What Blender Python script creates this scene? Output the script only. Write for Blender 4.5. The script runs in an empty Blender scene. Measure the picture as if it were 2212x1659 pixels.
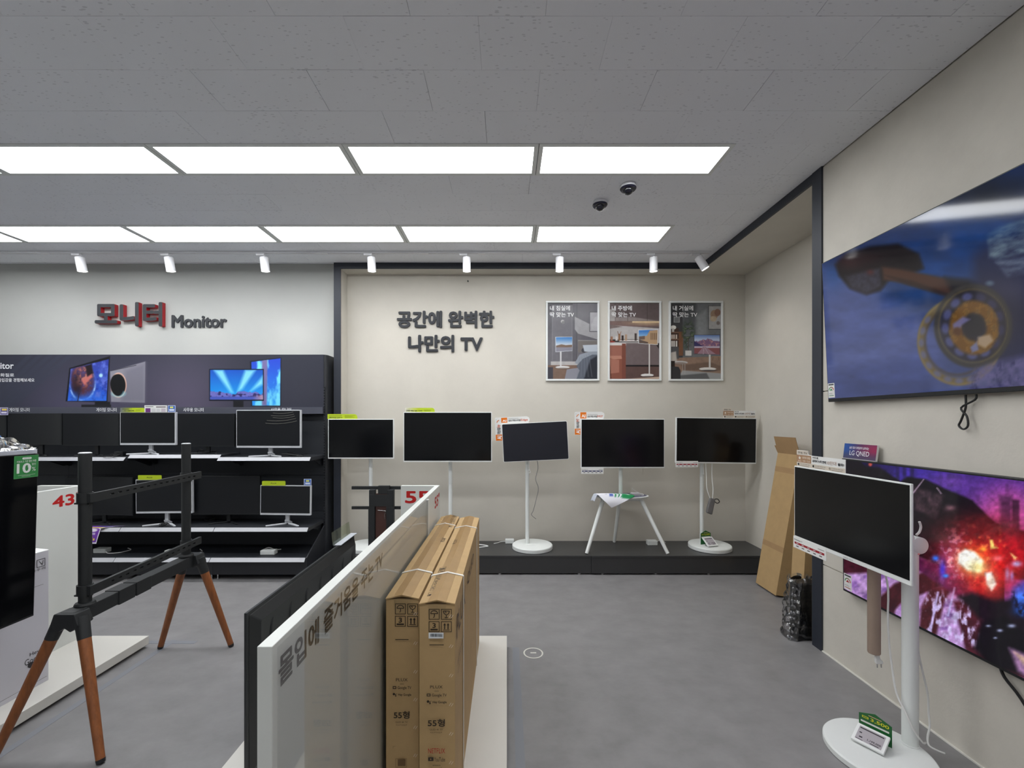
import bpy, bmesh, math, random
import numpy as np
from mathutils import Vector, Matrix

scene = bpy.context.scene
COL = scene.collection
random.seed(7)

# ------------------------------------------------------------------ camera
FPX, CX, HZ, EYE = 920.0, 1095.0, 908.0, 1.60      # focal length and principal point in photo pixels, eye height
cam = bpy.data.cameras.new('camera')
cam.sensor_width = 36.0
cam.lens = FPX / 2212.0 * 36.0
cam.shift_x = (1106.0 - CX) / 2212.0
cam.shift_y = (HZ - 829.5) / 2212.0
cam.clip_start = 0.05
cam_ob = bpy.data.objects.new('camera', cam)
cam_ob.location = (0, 0, EYE)
cam_ob.rotation_euler = (math.radians(90), 0, 0)
COL.objects.link(cam_ob)
scene.camera = cam_ob

# ------------------------------------------------------------------ world / exposure / light levels
world = bpy.data.worlds.new('world'); scene.world = world; world.use_nodes = True
world.node_tree.nodes['Background'].inputs[0].default_value = (0.6, 0.62, 0.65, 1)
world.node_tree.nodes['Background'].inputs[1].default_value = 0.0      # closed shop interior: nothing but its own lamps
vs = scene.view_settings
vs.view_transform = 'Standard'; vs.look = 'None'; vs.gamma = 1.0; vs.exposure = 0.0; vs.use_curve_mapping = False
PANEL_POWER = 12.5        # emission of the LED ceiling panels
SPOT_POWER = 9.0        # watts of each track spotlight

# ------------------------------------------------------------------ small maths
def X(px, Y): return (px - CX) * Y / FPX
def Z(py, Y): return EYE - (py - HZ) * Y / FPX
def lin(c):
    c = c / 255.0
    return c / 12.92 if c <= 0.04045 else ((c + 0.055) / 1.055) ** 2.4
def rgb(r, g, b): return (lin(r), lin(g), lin(b), 1.0)
def V3(*a): return Vector(a)

# ------------------------------------------------------------------ materials
def mat(name, col, rough=0.5, metal=0.0, spec=0.5, noise=0.0, nscale=8.0, bump=0.0, bscale=60.0, coat=0.0, stretch=None, emit=None, estr=0.0, sheen=0.0):
    m = bpy.data.materials.new(name); m.use_nodes = True
    nt = m.node_tree; p = nt.nodes['Principled BSDF']
    p.inputs['Base Color'].default_value = col
    p.inputs['Roughness'].default_value = rough
    p.inputs['Metallic'].default_value = metal
    p.inputs['Specular IOR Level'].default_value = spec
    p.inputs['Coat Weight'].default_value = coat
    p.inputs['Coat Roughness'].default_value = 0.08
    if emit:
        p.inputs['Emission Color'].default_value = emit
        p.inputs['Emission Strength'].default_value = estr
    if noise or bump:
        tc = nt.nodes.new('ShaderNodeTexCoord'); mp = nt.nodes.new('ShaderNodeMapping')
        nt.links.new(tc.outputs['Object'], mp.inputs['Vector'])
        if stretch: mp.inputs['Scale'].default_value = stretch
    if noise:
        n = nt.nodes.new('ShaderNodeTexNoise'); n.inputs['Scale'].default_value = nscale; n.inputs['Detail'].default_value = 6; n.inputs['Roughness'].default_value = 0.62
        nt.links.new(mp.outputs['Vector'], n.inputs['Vector'])
        r = nt.nodes.new('ShaderNodeValToRGB')
        r.color_ramp.elements[0].position = 0.3; r.color_ramp.elements[1].position = 0.7
        r.color_ramp.elements[0].color = tuple(c * (1 - noise) for c in col[:3]) + (1,)
        r.color_ramp.elements[1].color = tuple(min(1, c * (1 + noise)) for c in col[:3]) + (1,)
        nt.links.new(n.outputs['Fac'], r.inputs['Fac']); nt.links.new(r.outputs['Color'], p.inputs['Base Color'])
    if bump:
        n2 = nt.nodes.new('ShaderNodeTexNoise'); n2.inputs['Scale'].default_value = bscale; n2.inputs['Detail'].default_value = 4
        nt.links.new(mp.outputs['Vector'], n2.inputs['Vector'])
        b = nt.nodes.new('ShaderNodeBump'); b.inputs['Strength'].default_value = bump; b.inputs['Distance'].default_value = 0.004
        nt.links.new(n2.outputs['Fac'], b.inputs['Height']); nt.links.new(b.outputs['Normal'], p.inputs['Normal'])
    return m

def attr_mat(name, emit=0.0, rough=0.45, spec=0.4):
    """colour comes from the 'Col' attribute: flat print, or a lit screen when emit > 0"""
    m = bpy.data.materials.new(name); m.use_nodes = True
    nt = m.node_tree; p = nt.nodes['Principled BSDF']
    a = nt.nodes.new('ShaderNodeAttribute'); a.attribute_name = 'Col'
    p.inputs['Roughness'].default_value = rough; p.inputs['Specular IOR Level'].default_value = spec
    if emit:
        p.inputs['Base Color'].default_value = (0.004, 0.004, 0.005, 1)
        nt.links.new(a.outputs['Color'], p.inputs['Emission Color']); p.inputs['Emission Strength'].default_value = emit
    else:
        nt.links.new(a.outputs['Color'], p.inputs['Base Color'])
    return m

def clear_mat(name, tint=(0.97, 0.985, 0.98, 1), rough=0.02, gloss=1.0, ior=1.49):
    m = bpy.data.materials.new(name); m.use_nodes = True
    nt = m.node_tree; nt.nodes.remove(nt.nodes['Principled BSDF'])
    out = nt.nodes['Material Output']
    t = nt.nodes.new('ShaderNodeBsdfTransparent'); t.inputs[0].default_value = tint
    g = nt.nodes.new('ShaderNodeBsdfGlossy'); g.inputs['Roughness'].default_value = rough
    fr = nt.nodes.new('ShaderNodeFresnel'); fr.inputs[0].default_value = ior
    mu = nt.nodes.new('ShaderNodeMath'); mu.operation = 'MULTIPLY'; mu.inputs[1].default_value = gloss; mu.use_clamp = True
    mx = nt.nodes.new('ShaderNodeMixShader')
    nt.links.new(fr.outputs[0], mu.inputs[0]); nt.links.new(mu.outputs[0], mx.inputs[0])
    nt.links.new(t.outputs[0], mx.inputs[1]); nt.links.new(g.outputs[0], mx.inputs[2]); nt.links.new(mx.outputs[0], out.inputs['Surface'])
    return m

def ceiling_mat():
    m = mat('ceiling_mineral_tile', rgb(232, 234, 240), 0.85, noise=0.015, nscale=2)
    nt = m.node_tree; p = nt.nodes['Principled BSDF']
    tc = nt.nodes.new('ShaderNodeTexCoord'); mp = nt.nodes.new('ShaderNodeMapping')
    mp.inputs['Scale'].default_value = (22, 60, 40)
    g = nt.nodes.new('ShaderNodeNewGeometry')
    nt.links.new(g.outputs['Position'], mp.inputs['Vector'])
    v = nt.nodes.new('ShaderNodeTexVoronoi'); v.feature = 'F1'; v.inputs['Scale'].default_value = 1.0
    nt.links.new(mp.outputs['Vector'], v.inputs['Vector'])
    n = nt.nodes.new('ShaderNodeTexNoise'); n.inputs['Scale'].default_value = 3.0
    nt.links.new(g.outputs['Position'], n.inputs['Vector'])
    sub = nt.nodes.new('ShaderNodeMath'); sub.operation = 'MULTIPLY'; sub.inputs[1].default_value = 0.34
    nt.links.new(n.outputs['Fac'], sub.inputs[0])
    lt = nt.nodes.new('ShaderNodeMath'); lt.operation = 'LESS_THAN'
    nt.links.new(v.outputs['Distance'], lt.inputs[0]); nt.links.new(sub.outputs[0], lt.inputs[1])
    mx = nt.nodes.new('ShaderNodeMixRGB'); mx.blend_type = 'MULTIPLY'
    old = p.inputs['Base Color'].links[0].from_socket
    nt.links.new(old, mx.inputs['Color1']); mx.inputs['Color2'].default_value = (0.80, 0.80, 0.81, 1)
    nt.links.new(lt.outputs[0], mx.inputs['Fac']); nt.links.new(mx.outputs['Color'], p.inputs['Base Color'])
    return m

M = dict(
    plaster=mat('beige_plaster', rgb(200, 195, 185), 0.8, noise=0.04, nscale=2.6, bump=0.12, bscale=45),
    plaster_grey=mat('greige_wallpaper', rgb(186, 187, 184), 0.85, noise=0.03, nscale=1.6, bump=0.08, bscale=70),
    plaster_side=mat('stone_plaster', rgb(200, 195, 185), 0.75, noise=0.06, nscale=3.4, bump=0.15, bscale=55),
    floor=mat('grey_vinyl', rgb(132, 130, 131), 0.42, spec=0.35, noise=0.13, nscale=5.0, bump=0.05, bscale=30, stretch=(1, 1.25, 1)),
    ceil=ceiling_mat(),
    dark_trim=mat('charcoal_trim', rgb(40, 44, 54), 0.5),
    white=mat('white_paint', rgb(225, 227, 226), 0.4),
    white_soft=mat('white_matte_plastic', rgb(222, 225, 223), 0.55, noise=0.01, nscale=5),
    white_board=mat('white_laminate_board', rgb(214, 216, 212), 0.38, noise=0.012, nscale=4),
    platform_white=mat('offwhite_laminate', rgb(216, 213, 206), 0.42, noise=0.02, nscale=3),
    lamp_white=mat('lamp_white', rgb(228, 228, 232), 0.45),
    black=mat('black_plastic', rgb(24, 26, 29), 0.45),
    black_soft=mat('matte_black_metal', rgb(30, 32, 34), 0.55, noise=0.05, nscale=20),
    black_gloss=mat('black_back_shell', rgb(17, 18, 21), 0.36, bump=0.05, bscale=200),
    shelf_black=mat('black_shelf_steel', rgb(35, 37, 42), 0.5, noise=0.05, nscale=4),
    shelf_back=mat('charcoal_back_panel', rgb(40, 43, 49), 0.6, noise=0.04, nscale=3),
    platform_black=mat('black_display_platform', rgb(54, 54, 55), 0.34, noise=0.05, nscale=6),
    screen=mat('dark_glass_screen', rgb(9, 10, 13), 0.16, spec=0.35),
    screen_matte=mat('antiglare_screen', rgb(28, 29, 38), 0.38, spec=0.4),
    monitor_dark=mat('dark_monitor_screen', rgb(22, 24, 28), 0.32, spec=0.4),
    silver=mat('silver_plastic', rgb(205, 207, 212), 0.35, metal=0.1),
    rail=mat('price_rail_plastic', rgb(170, 171, 176), 0.35),
    wood=mat('walnut_leg', rgb(134, 78, 40), 0.5, noise=0.28, nscale=9, stretch=(6, 6, 1)),
    brown=mat('brown_column', rgb(74, 44, 38), 0.5),
    card=mat('kraft_cardboard', rgb(179, 149, 105), 0.8, noise=0.05, nscale=14, bump=0.05, bscale=120),
    card_in=mat('kraft_inside', rgb(164, 132, 94), 0.85, noise=0.06, nscale=10),
    tape=mat('brown_packing_tape', rgb(158, 126, 82), 0.28, noise=0.05, nscale=20),
    strap=mat('white_strap', rgb(226, 222, 216), 0.4),
    ink=mat('black_ink', rgb(36, 31, 28), 0.6),
    letter=mat('charcoal_letter', rgb(32, 35, 42), 0.5),
    red_side=mat('red_letter_side', rgb(170, 28, 38), 0.45),
    red=mat('red_letter', rgb(190, 34, 34), 0.45),
    letter_board=mat('dark_vinyl_letter', rgb(62, 56, 52), 0.5),
    acrylic=clear_mat('clear_acrylic', tint=(0.99, 0.995, 0.993, 1), gloss=0.34),
    film=clear_mat('clear_film', tint=(0.9, 0.91, 0.94, 1), rough=0.15, gloss=3.0),
    pale_film=clear_mat('pale_green_film', tint=(0.93, 0.97, 0.89, 1), rough=0.1, gloss=0.25),
    print=attr_mat('flat_print', rough=0.5, spec=0.3),
    print_gloss=attr_mat('glossy_print', rough=0.2, spec=0.5),
    lcd_vivid=attr_mat('vivid_lit_screen', emit=0.95, rough=0.09, spec=0.4),
    lcd=attr_mat('lit_screen', emit=0.54, rough=0.07, spec=0.5),
    dome=clear_mat('clear_dome', tint=(0.9, 0.9, 0.93, 1), rough=0.02, gloss=1.5),
    dome_dark=mat('dark_dome_inner', rgb(34, 34, 52), 0.25),
    led=mat('led_diffuser', (1, 1, 1, 1), 0.5, emit=(0.965, 0.985, 1.0, 1), estr=PANEL_POWER),
    spot_face=mat('spot_lens', (1, 1, 1, 1), 0.5, emit=(1.0, 0.97, 0.93, 1), estr=6.0),
    cord_white=mat('white_cord', rgb(222, 222, 220), 0.45),
    cord_black=mat('black_cord', rgb(22, 22, 24), 0.45),
    cord_grey=mat('grey_cord', rgb(120, 120, 118), 0.45),
    bag=mat('grey_fabric_pouch', rgb(108, 106, 106), 0.85, noise=0.1, nscale=30),
    sleeve=mat('beige_sleeve', rgb(156, 136, 122), 0.7, noise=0.05, nscale=10),
    floor_tape=mat('blue_grey_floor_tape', rgb(126, 128, 135), 0.45),
    chrome=mat('bright_metal', rgb(200, 200, 200), 0.25, metal=1.0),
    foam=mat('pale_foam_strip', rgb(178, 180, 190), 0.5, noise=0.08, nscale=20),
    wrapped=mat('black_wrapped_part', rgb(18, 19, 21), 0.3),
    tray=mat('lilac_grey_tray', rgb(100, 100, 120), 0.5),
    metal_edge=mat('grey_metal_edge', rgb(150, 146, 142), 0.35, metal=0.6),
    sealant=mat('white_sealant', rgb(215, 213, 205), 0.6),
)

# ------------------------------------------------------------------ objects
ORI = {}
def tag(o, label=None, cat=None, group=None, kind=None):
    if label: o['label'] = label
    if cat: o['category'] = cat
    if group: o['group'] = group
    if kind: o['kind'] = kind
    return o
def thing(name, label, cat, loc, group=None):
    o = bpy.data.objects.new(name, None); COL.objects.link(o)
    o.location = loc; o.empty_display_size = 0.05
    ORI[o] = Vector(loc)
    return tag(o, label, cat, group)
def link_mesh(name, me, parent=None, shift=None):
    o = bpy.data.objects.new(name, me); COL.objects.link(o)
    if parent is not None:
        o.parent = parent; ORI[o] = ORI[parent]
    else:
        ORI[o] = Vector((0, 0, 0))
    return o

class MB:
    """collects shapes in world coordinates; build() makes ONE mesh object"""
    def __init__(s): s.v = []; s.f = []
    def add(s, vs_, fs):
        k = len(s.v); s.v += [Vector(p) for p in vs_]; s.f += [tuple(i + k for i in f) for f in fs]; return s
    def obox(s, O, a, b, c):
        O, a, b, c = Vector(O), Vector(a), Vector(b), Vector(c)
        return s.add([O, O + a, O + a + b, O + b, O + c, O + a + c, O + a + b + c, O + b + c],
                     [(0, 3, 2, 1), (4, 5, 6, 7), (0, 1, 5, 4), (1, 2, 6, 5), (2, 3, 7, 6), (3, 0, 4, 7)])
    def box(s, x0, y0, z0, x1, y1, z1): return s.obox((x0, y0, z0), (x1 - x0, 0, 0), (0, y1 - y0, 0), (0, 0, z1 - z0))
    def prism(s, pts, vec):
        pts = [Vector(p) for p in pts]; vec = Vector(vec); n = len(pts)
        return s.add(pts + [p + vec for p in pts], [tuple(range(n - 1, -1, -1)), tuple(range(n, 2 * n))] + [(i, (i + 1) % n, n + (i + 1) % n, n + i) for i in range(n)])
    def cyl(s, p0, p1, r0, r1=None, n=20):
        p0, p1 = Vector(p0), Vector(p1); r1 = r0 if r1 is None else r1
        d = (p1 - p0).normalized(); a = d.orthogonal().normalized(); b = d.cross(a)
        vs_ = []
        for p, r in ((p0, r0), (p1, r1)):
            vs_ += [p + r * (math.cos(2 * math.pi * i / n) * a + math.sin(2 * math.pi * i / n) * b) for i in range(n)]
        return s.add(vs_, [tuple(range(n)), tuple(range(2 * n - 1, n - 1, -1))] + [(i, n + i, n + (i + 1) % n, (i + 1) % n) for i in range(n)])
    def lathe(s, prof, c, n=40, axis=(0, 0, 1)):
        c = Vector(c); d = Vector(axis).normalized(); a = d.orthogonal().normalized(); b = d.cross(a)
        k = len(prof); vs_ = []
        for r, h in prof:
            vs_ += [c + d * h + max(r, 1e-5) * (math.cos(2 * math.pi * i / n) * a + math.sin(2 * math.pi * i / n) * b) for i in range(n)]
        fs = [(j * n + i, j * n + (i + 1) % n, (j + 1) * n + (i + 1) % n, (j + 1) * n + i) for j in range(k - 1) for i in range(n)]
        fs += [tuple(range(n - 1, -1, -1)), tuple(range((k - 1) * n, k * n))]
        return s.add(vs_, fs)
    def tube(s, pts, r, n=8, smooth=4):
        pts = [Vector(p) for p in pts]
        if smooth and len(pts) > 2:
            q = [pts[0]] + pts + [pts[-1]]; out = []
            for i in range(1, len(q) - 2):
                for j in range(smooth):
                    t = j / smooth; p0, p1, p2, p3 = q[i - 1], q[i], q[i + 1], q[i + 2]
                    out.append(0.5 * ((2 * p1) + (-p0 + p2) * t + (2 * p0 - 5 * p1 + 4 * p2 - p3) * t * t + (-p0 + 3 * p1 - 3 * p2 + p3) * t ** 3))
            pts = out + [q[-2]]
        m = len(pts); vs_ = []; prev = None
        for i, p in enumerate(pts):
            d = (pts[min(i + 1, m - 1)] - pts[max(i - 1, 0)]).normalized()
            a = d.orthogonal().normalized() if prev is None else (prev - d * prev.dot(d)).normalized()
            prev = a; b = d.cross(a)
            vs_ += [p + r * (math.cos(2 * math.pi * k / n) * a + math.sin(2 * math.pi * k / n) * b) for k in range(n)]
        fs = [(j * n + i, j * n + (i + 1) % n, (j + 1) * n + (i + 1) % n, (j + 1) * n + i) for j in range(m - 1) for i in range(n)]
        fs += [tuple(range(n - 1, -1, -1)), tuple(range((m - 1) * n, m * n))]
        return s.add(vs_, fs)
    def grid(s, fn, nu, nv):
        vs_ = [Vector(fn(i / nu, j / nv)) for j in range(nv + 1) for i in range(nu + 1)]
        return s.add(vs_, [(j * (nu + 1) + i, j * (nu + 1) + i + 1, (j + 1) * (nu + 1) + i + 1, (j + 1) * (nu + 1) + i) for j in range(nv) for i in range(nu)])
    def xf(s, mtx): s.v = [mtx @ p for p in s.v]; return s
    def build(s, name, material, parent=None, smooth=False, bevel=0.0, seg=2, recalc=True, solid=0.0):
        me = bpy.data.meshes.new(name)
        o_ = ORI[parent] if parent is not None else Vector((0, 0, 0))
        me.from_pydata([tuple(p - o_) for p in s.v], [], s.f)
        if recalc:
            bm = bmesh.new(); bm.from_mesh(me); bmesh.ops.recalc_face_normals(bm, faces=bm.faces); bm.to_mesh(me); bm.free()
        mats = material if isinstance(material, (list, tuple)) else [material]
        for m in mats: me.materials.append(m)
        if smooth:
            me.shade_smooth(); me.set_sharp_from_angle(angle=0.6)
        o = link_mesh(name, me, parent)
        if solid:
            md = o.modifiers.new('solid', 'SOLIDIFY'); md.thickness = solid; md.offset = 0
        if bevel:
            md = o.modifiers.new('bevel', 'BEVEL'); md.width = bevel; md.segments = seg; md.limit_method = 'ANGLE'; md.angle_limit = 0.7
        return o
def rotabout(c, axis, ang): return Matrix.Translation(c) @ Matrix.Rotation(ang, 4, axis) @ Matrix.Translation(-Vector(c))
def loose(o):
    """give a one-mesh thing an origin at its base centre"""
    me = o.data; n = len(me.vertices); a = np.empty(n * 3); me.vertices.foreach_get('co', a); a = a.reshape(-1, 3)
    c = np.array([(a[:, 0].min() + a[:, 0].max()) / 2, (a[:, 1].min() + a[:, 1].max()) / 2, a[:, 2].min()])
    me.vertices.foreach_set('co', (a - c).ravel()); o.location = Vector(c); return o
def struct(name, mb, m, parent=None, **k):
    o = mb.build(name, m, parent, **k)
    if parent is None: o['kind'] = 'structure'
    return o

# ------------------------------------------------------------------ lettering
_TX = {}
def text_chars(s, bold=0.0, extrude=0.0):
    """every character of a string as (vertices, faces), scaled so the whole string fills 0..1 x 0..1; also its aspect ratio"""
    key = (s, bold, extrude)
    if key in _TX: return _TX[key]
    cu = bpy.data.curves.new('lettering', 'FONT'); cu.body = s; cu.size = 1; cu.extrude = extrude; cu.resolution_u = 3
    cu.fill_mode = 'BOTH'
    for i in range(len(s)): cu.materials.append(M['ink'])
    for i in range(len(s)): cu.body_format[i].material_index = i
    o = bpy.data.objects.new('lettering', cu); COL.objects.link(o)
    bpy.context.view_layer.update()
    me = bpy.data.meshes.new_from_object(o.evaluated_get(bpy.context.evaluated_depsgraph_get()))
    co = np.array([v.co[:] for v in me.vertices]) if len(me.vertices) else np.zeros((1, 3))
    x0, x1, y0, y1 = co[:, 0].min(), co[:, 0].max(), co[:, 1].min(), co[:, 1].max()
    chars = {}
    for p in me.polygons:
        vs_, fs, mp = chars.setdefault(p.material_index, ([], [], {}))
        f = []
        for vi in p.vertices:
            if vi not in mp:
                mp[vi] = len(vs_); c = co[vi]; vs_.append((float((c[0] - x0) / (x1 - x0)), float((c[1] - y0) / (y1 - y0)), float(c[2])))
            f.append(mp[vi])
        fs.append(tuple(f))
    bpy.data.objects.remove(o); bpy.data.curves.remove(cu); bpy.data.meshes.remove(me)
    if bold:                                   # heavier strokes: the glyph joined with shifted copies of itself
        bx, by = float(bold / (x1 - x0)) * 0.7, float(bold / (y1 - y0)) * 0.7
        for k, (v, f, mp) in list(chars.items()):
            nv, nf = [], []
            for j, (dx, dy) in enumerate(((-1, -1), (1, -1), (1, 1), (-1, 1), (0, -1.3), (0, 1.3), (-1.3, 0), (1.3, 0))):
                q = len(nv); nv += [((a + dx * bx + 1.3 * bx) / (1 + 2.6 * bx), (b + dy * by + 1.3 * by) / (1 + 2.6 * by), c + 0.001 * j) for a, b, c in v]; nf += [tuple(i + q for i in g) for g in f]
            chars[k] = (nv, nf, mp)
    _TX[key] = ([(v, f) for k, (v, f, _) in sorted(chars.items())], float((x1 - x0) / (y1 - y0)))
    return _TX[key]

class Print:
    """flat print on a plane: O + u*U + v*V (metres), one mesh with a colour attribute"""
    def __init__(s, O, U, V, lift=0.0004):
        s.O, s.U, s.V = Vector(O), Vector(U).normalized(), Vector(V).normalized(); s.N = s.U.cross(s.V).normalized()
        s.h = lift; s.v = []; s.f = []; s.c = []
    def at(s, u, v): return s.O + u * s.U + v * s.V + s.h * s.N
    def poly(s, pts, col):
        k = len(s.v); s.v += [s.at(*p) for p in pts]; s.f.append(tuple(range(k, k + len(pts))))
        s.c += ([col] * len(pts) if not isinstance(col, list) else col); s.h += 0.00006; return s
    def rect(s, u0, v0, u1, v1, col): return s.poly([(u0, v0), (u1, v0), (u1, v1), (u0, v1)], col)
    def frame(s, u0, v0, u1, v1, t, col):
        h = s.h
        for a in ((u0, v0, u1, v0 + t), (u0, v1 - t, u1, v1), (u0, v0 + t, u0 + t, v1 - t), (u1 - t, v0 + t, u1, v1 - t)): s.h = h; s.rect(*a, col)
        return s
    def ell(s, u, v, a, b, col, n=20, a0=0, a1=2 * math.pi):
        return s.poly([(u + a * math.cos(a0 + (a1 - a0) * i / n), v + b * math.sin(a0 + (a1 - a0) * i / n)) for i in range(n + (a1 - a0 < 6.2))], col)
    def line(s, p, q, t, col):
        p, q = Vector(p), Vector(q); d = (q - p).normalized() * t / 2; n = Vector((-d.y, d.x))
        return s.poly([tuple(p - n), tuple(q - n), tuple(q + n), tuple(p + n)], col)
    def text(s, st, u0, v0, u1, v1, col, bold=0.0, rot=False):
        chars, asp = text_chars(st, bold)
        for vs_, fs in chars:
            k = len(s.v)
            for a, b, c_ in vs_:
                s.v.append((s.at(u0 + a * (u1 - u0), v0 + b * (v1 - v0)) if not rot else s.at(u1 - b * (u1 - u0), v0 + a * (v1 - v0))) + s.N * (0.02 * c_))
            s.c += [col] * len(vs_); s.f += [tuple(i + k for i in f) for f in fs]
        s.h += 0.0002; return s
    def build(s, name, parent, m=None):
        me = bpy.data.meshes.new(name); o_ = ORI[parent]
        me.from_pydata([tuple(p - o_) for p in s.v], [], s.f)
        at = me.color_attributes.new('Col', 'FLOAT_COLOR', 'POINT')
        at.data.foreach_set('color', np.array([tuple(c[:3]) + (1.0,) for c in s.c], dtype=np.float32).ravel())
        me.materials.append(m or M['print'])
        return link_mesh(name, me, parent)

def _fresh(s):
    q = Print(s.O, s.U, s.V, s.h); return q
def _flush(s, name, parent): s.build(name, parent); return _fresh(s)
Print.fresh = _fresh; Print.flush = _flush

def letters(name, st, O, U, V, w, h, depth, face, side, parent, bold=0.02):
    """standing letters, one mesh per character"""
    O, U, V = Vector(O), Vector(U).normalized(), Vector(V).normalized(); N = U.cross(V).normalized()
    chars, asp = text_chars(st, bold, 0.05)
    for vs_, fs in chars:
        pts = [O + a * w * U + b * h * V + ((c + 0.05) / 0.1 * depth) * N for a, b, c in vs_]
        me = bpy.data.meshes.new(name); o_ = ORI[parent]
        me.from_pydata([tuple(p - o_) for p in pts], [], fs)
        me.materials.append(face); me.materials.append(side); me.update()
        for p in me.polygons:
            p.material_index = 0 if abs(p.normal.dot(N)) > 0.6 else 1
        link_mesh(name, me, parent)

# ------------------------------------------------------------------ pictures painted on a grid of coloured vertices
def vnoise(x, y, seed=0):
    r = np.random.RandomState(seed).rand(64, 64)
    xi = np.floor(x).astype(int); yi = np.floor(y).astype(int); fx = x - xi; fy = y - yi
    fx = fx * fx * (3 - 2 * fx); fy = fy * fy * (3 - 2 * fy)
    g = lambda a, b: r[a % 64, b % 64]
    return (g(xi, yi) * (1 - fx) + g(xi + 1, yi) * fx) * (1 - fy) + (g(xi, yi + 1) * (1 - fx) + g(xi + 1, yi + 1) * fx) * fy
def fbm(x, y, seed=0, o=4):
    s = 0; a = 0.5
    for i in range(o): s = s + a * vnoise(x * 2 ** i, y * 2 ** i, seed + i); a *= 0.5
    return s / (1 - 0.5 ** o)
class Canvas:
    def __init__(s, XX, YY):
        s.X, s.Y = XX, YY; s.c = np.zeros(XX.shape + (3,))       # sRGB 0..255
    def fill(s, c): s.c[:] = c; return s
    def mix(s, a, c):
        a = np.clip(a, 0, 1)[..., None]; s.c = s.c * (1 - a) + np.asarray(c, float) * a; return s
    def vgrad(s, y0, c0, y1, c1, mask=None):
        t = np.clip((s.Y - y0) / (y1 - y0), 0, 1)[..., None]; col = np.array(c0, float) * (1 - t) + np.array(c1, float) * t
        if mask is None: s.c = col
        else: s.mix(mask, col)
        return s
    def m_poly(s, pts, soft=1.0):
        ins = np.zeros(s.X.shape, bool); dist = np.full(s.X.shape, 1e9); n = len(pts)
        for i in range(n):
            (x0, y0), (x1, y1) = pts[i], pts[(i + 1) % n]
            if y0 != y1:
                cr = ((y0 > s.Y) != (y1 > s.Y)) & (s.X < (x1 - x0) * (s.Y - y0) / (y1 - y0) + x0); ins ^= cr
            L = (x1 - x0) ** 2 + (y1 - y0) ** 2 + 1e-9
            t = np.clip(((s.X - x0) * (x1 - x0) + (s.Y - y0) * (y1 - y0)) / L, 0, 1)
            dist = np.minimum(dist, np.hypot(s.X - x0 - t * (x1 - x0), s.Y - y0 - t * (y1 - y0)))
        return np.clip(0.5 + np.where(ins, dist, -dist) / soft, 0, 1)
    def poly(s, pts, c, soft=1.0, a=1.0): return s.mix(a * s.m_poly(pts, soft), c)
    def rect(s, x0, y0, x1, y1, c, soft=1.0, a=1.0): return s.poly([(x0, y0), (x1, y0), (x1, y1), (x0, y1)], c, soft, a)
    def m_ell(s, x, y, rx, ry, soft=1.0, rot=0.0):
        dx, dy = s.X - x, s.Y - y; cr, sr = math.cos(rot), math.sin(rot)
        d = np.hypot((dx * cr + dy * sr) / rx, (-dx * sr + dy * cr) / ry)
        return np.clip(0.5 - (d - 1) * min(rx, ry) / soft, 0, 1)
    def ell(s, x, y, rx, ry, c, soft=1.0, a=1.0, rot=0.0): return s.mix(a * s.m_ell(x, y, rx, ry, soft, rot), c)
    def glow(s, x, y, rx, ry, c, a=1.0, p=1.0):
        d = np.hypot((s.X - x) / rx, (s.Y - y) / ry); return s.mix(a * np.exp(-(d ** 2) * p), c)
    def ring(s, x, y, rx, ry, t, c, soft=2.0, a=1.0):
        d = np.abs(np.hypot((s.X - x) / rx, (s.Y - y) / ry) - 1) * min(rx, ry); return s.mix(a * np.clip(0.5 - (d - t / 2) / soft, 0, 1), c)
    def line(s, p, q, t, c, soft=1.0, a=1.0):
        (x0, y0), (x1, y1) = p, q; L = (x1 - x0) ** 2 + (y1 - y0) ** 2
        k = np.clip(((s.X - x0) * (x1 - x0) + (s.Y - y0) * (y1 - y0)) / L, 0, 1)
        d = np.hypot(s.X - x0 - k * (x1 - x0), s.Y - y0 - k * (y1 - y0)); return s.mix(a * np.clip(0.5 - (d - t / 2) / soft, 0, 1), c)
    def grain(s, amt, sc, seed=3):
        n = fbm(s.X / sc, s.Y / sc, seed)[..., None] - 0.5; s.c = np.clip(s.c * (1 + 2 * amt * n), 0, 255); return s
def picture(name, cv, P, parent, m):
    """P: array (ny, nx, 3) of world points"""
    ny, nx = cv.X.shape; me = bpy.data.meshes.new(name)
    pts = (P.reshape(-1, 3) - np.array(ORI[parent])).astype(np.float32)
    idx = np.arange(ny * nx).reshape(ny, nx)
    q = np.stack([idx[:-1, :-1], idx[:-1, 1:], idx[1:, 1:], idx[1:, :-1]], -1).reshape(-1, 4)
    me.vertices.add(len(pts)); me.vertices.foreach_set('co', pts.ravel())
    me.loops.add(q.size); me.loops.foreach_set('vertex_index', q.ravel().astype(np.int32))
    me.polygons.add(len(q)); me.polygons.foreach_set('loop_start', np.arange(0, q.size, 4, dtype=np.int32))
    me.update(calc_edges=True)
    c = np.clip(cv.c, 0, 255) / 255.0; c = np.where(c <= 0.04045, c / 12.92, ((c + 0.055) / 1.055) ** 2.4)
    a = np.concatenate([c.reshape(-1, 3), np.ones((ny * nx, 1))], 1).astype(np.float32)
    me.color_attributes.new('Col', 'FLOAT_COLOR', 'POINT').data.foreach_set('color', a.ravel())
    me.materials.append(m); return link_mesh(name, me, parent)
def plane_pts(O, U, V, w, h, nx, ny):
    u = np.linspace(0, w, nx)[None, :, None]; v = np.linspace(0, h, ny)[:, None, None]
    return np.array(O)[None, None] + u * np.array(U, float)[None, None] + v * np.array(V, float)[None, None]

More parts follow.
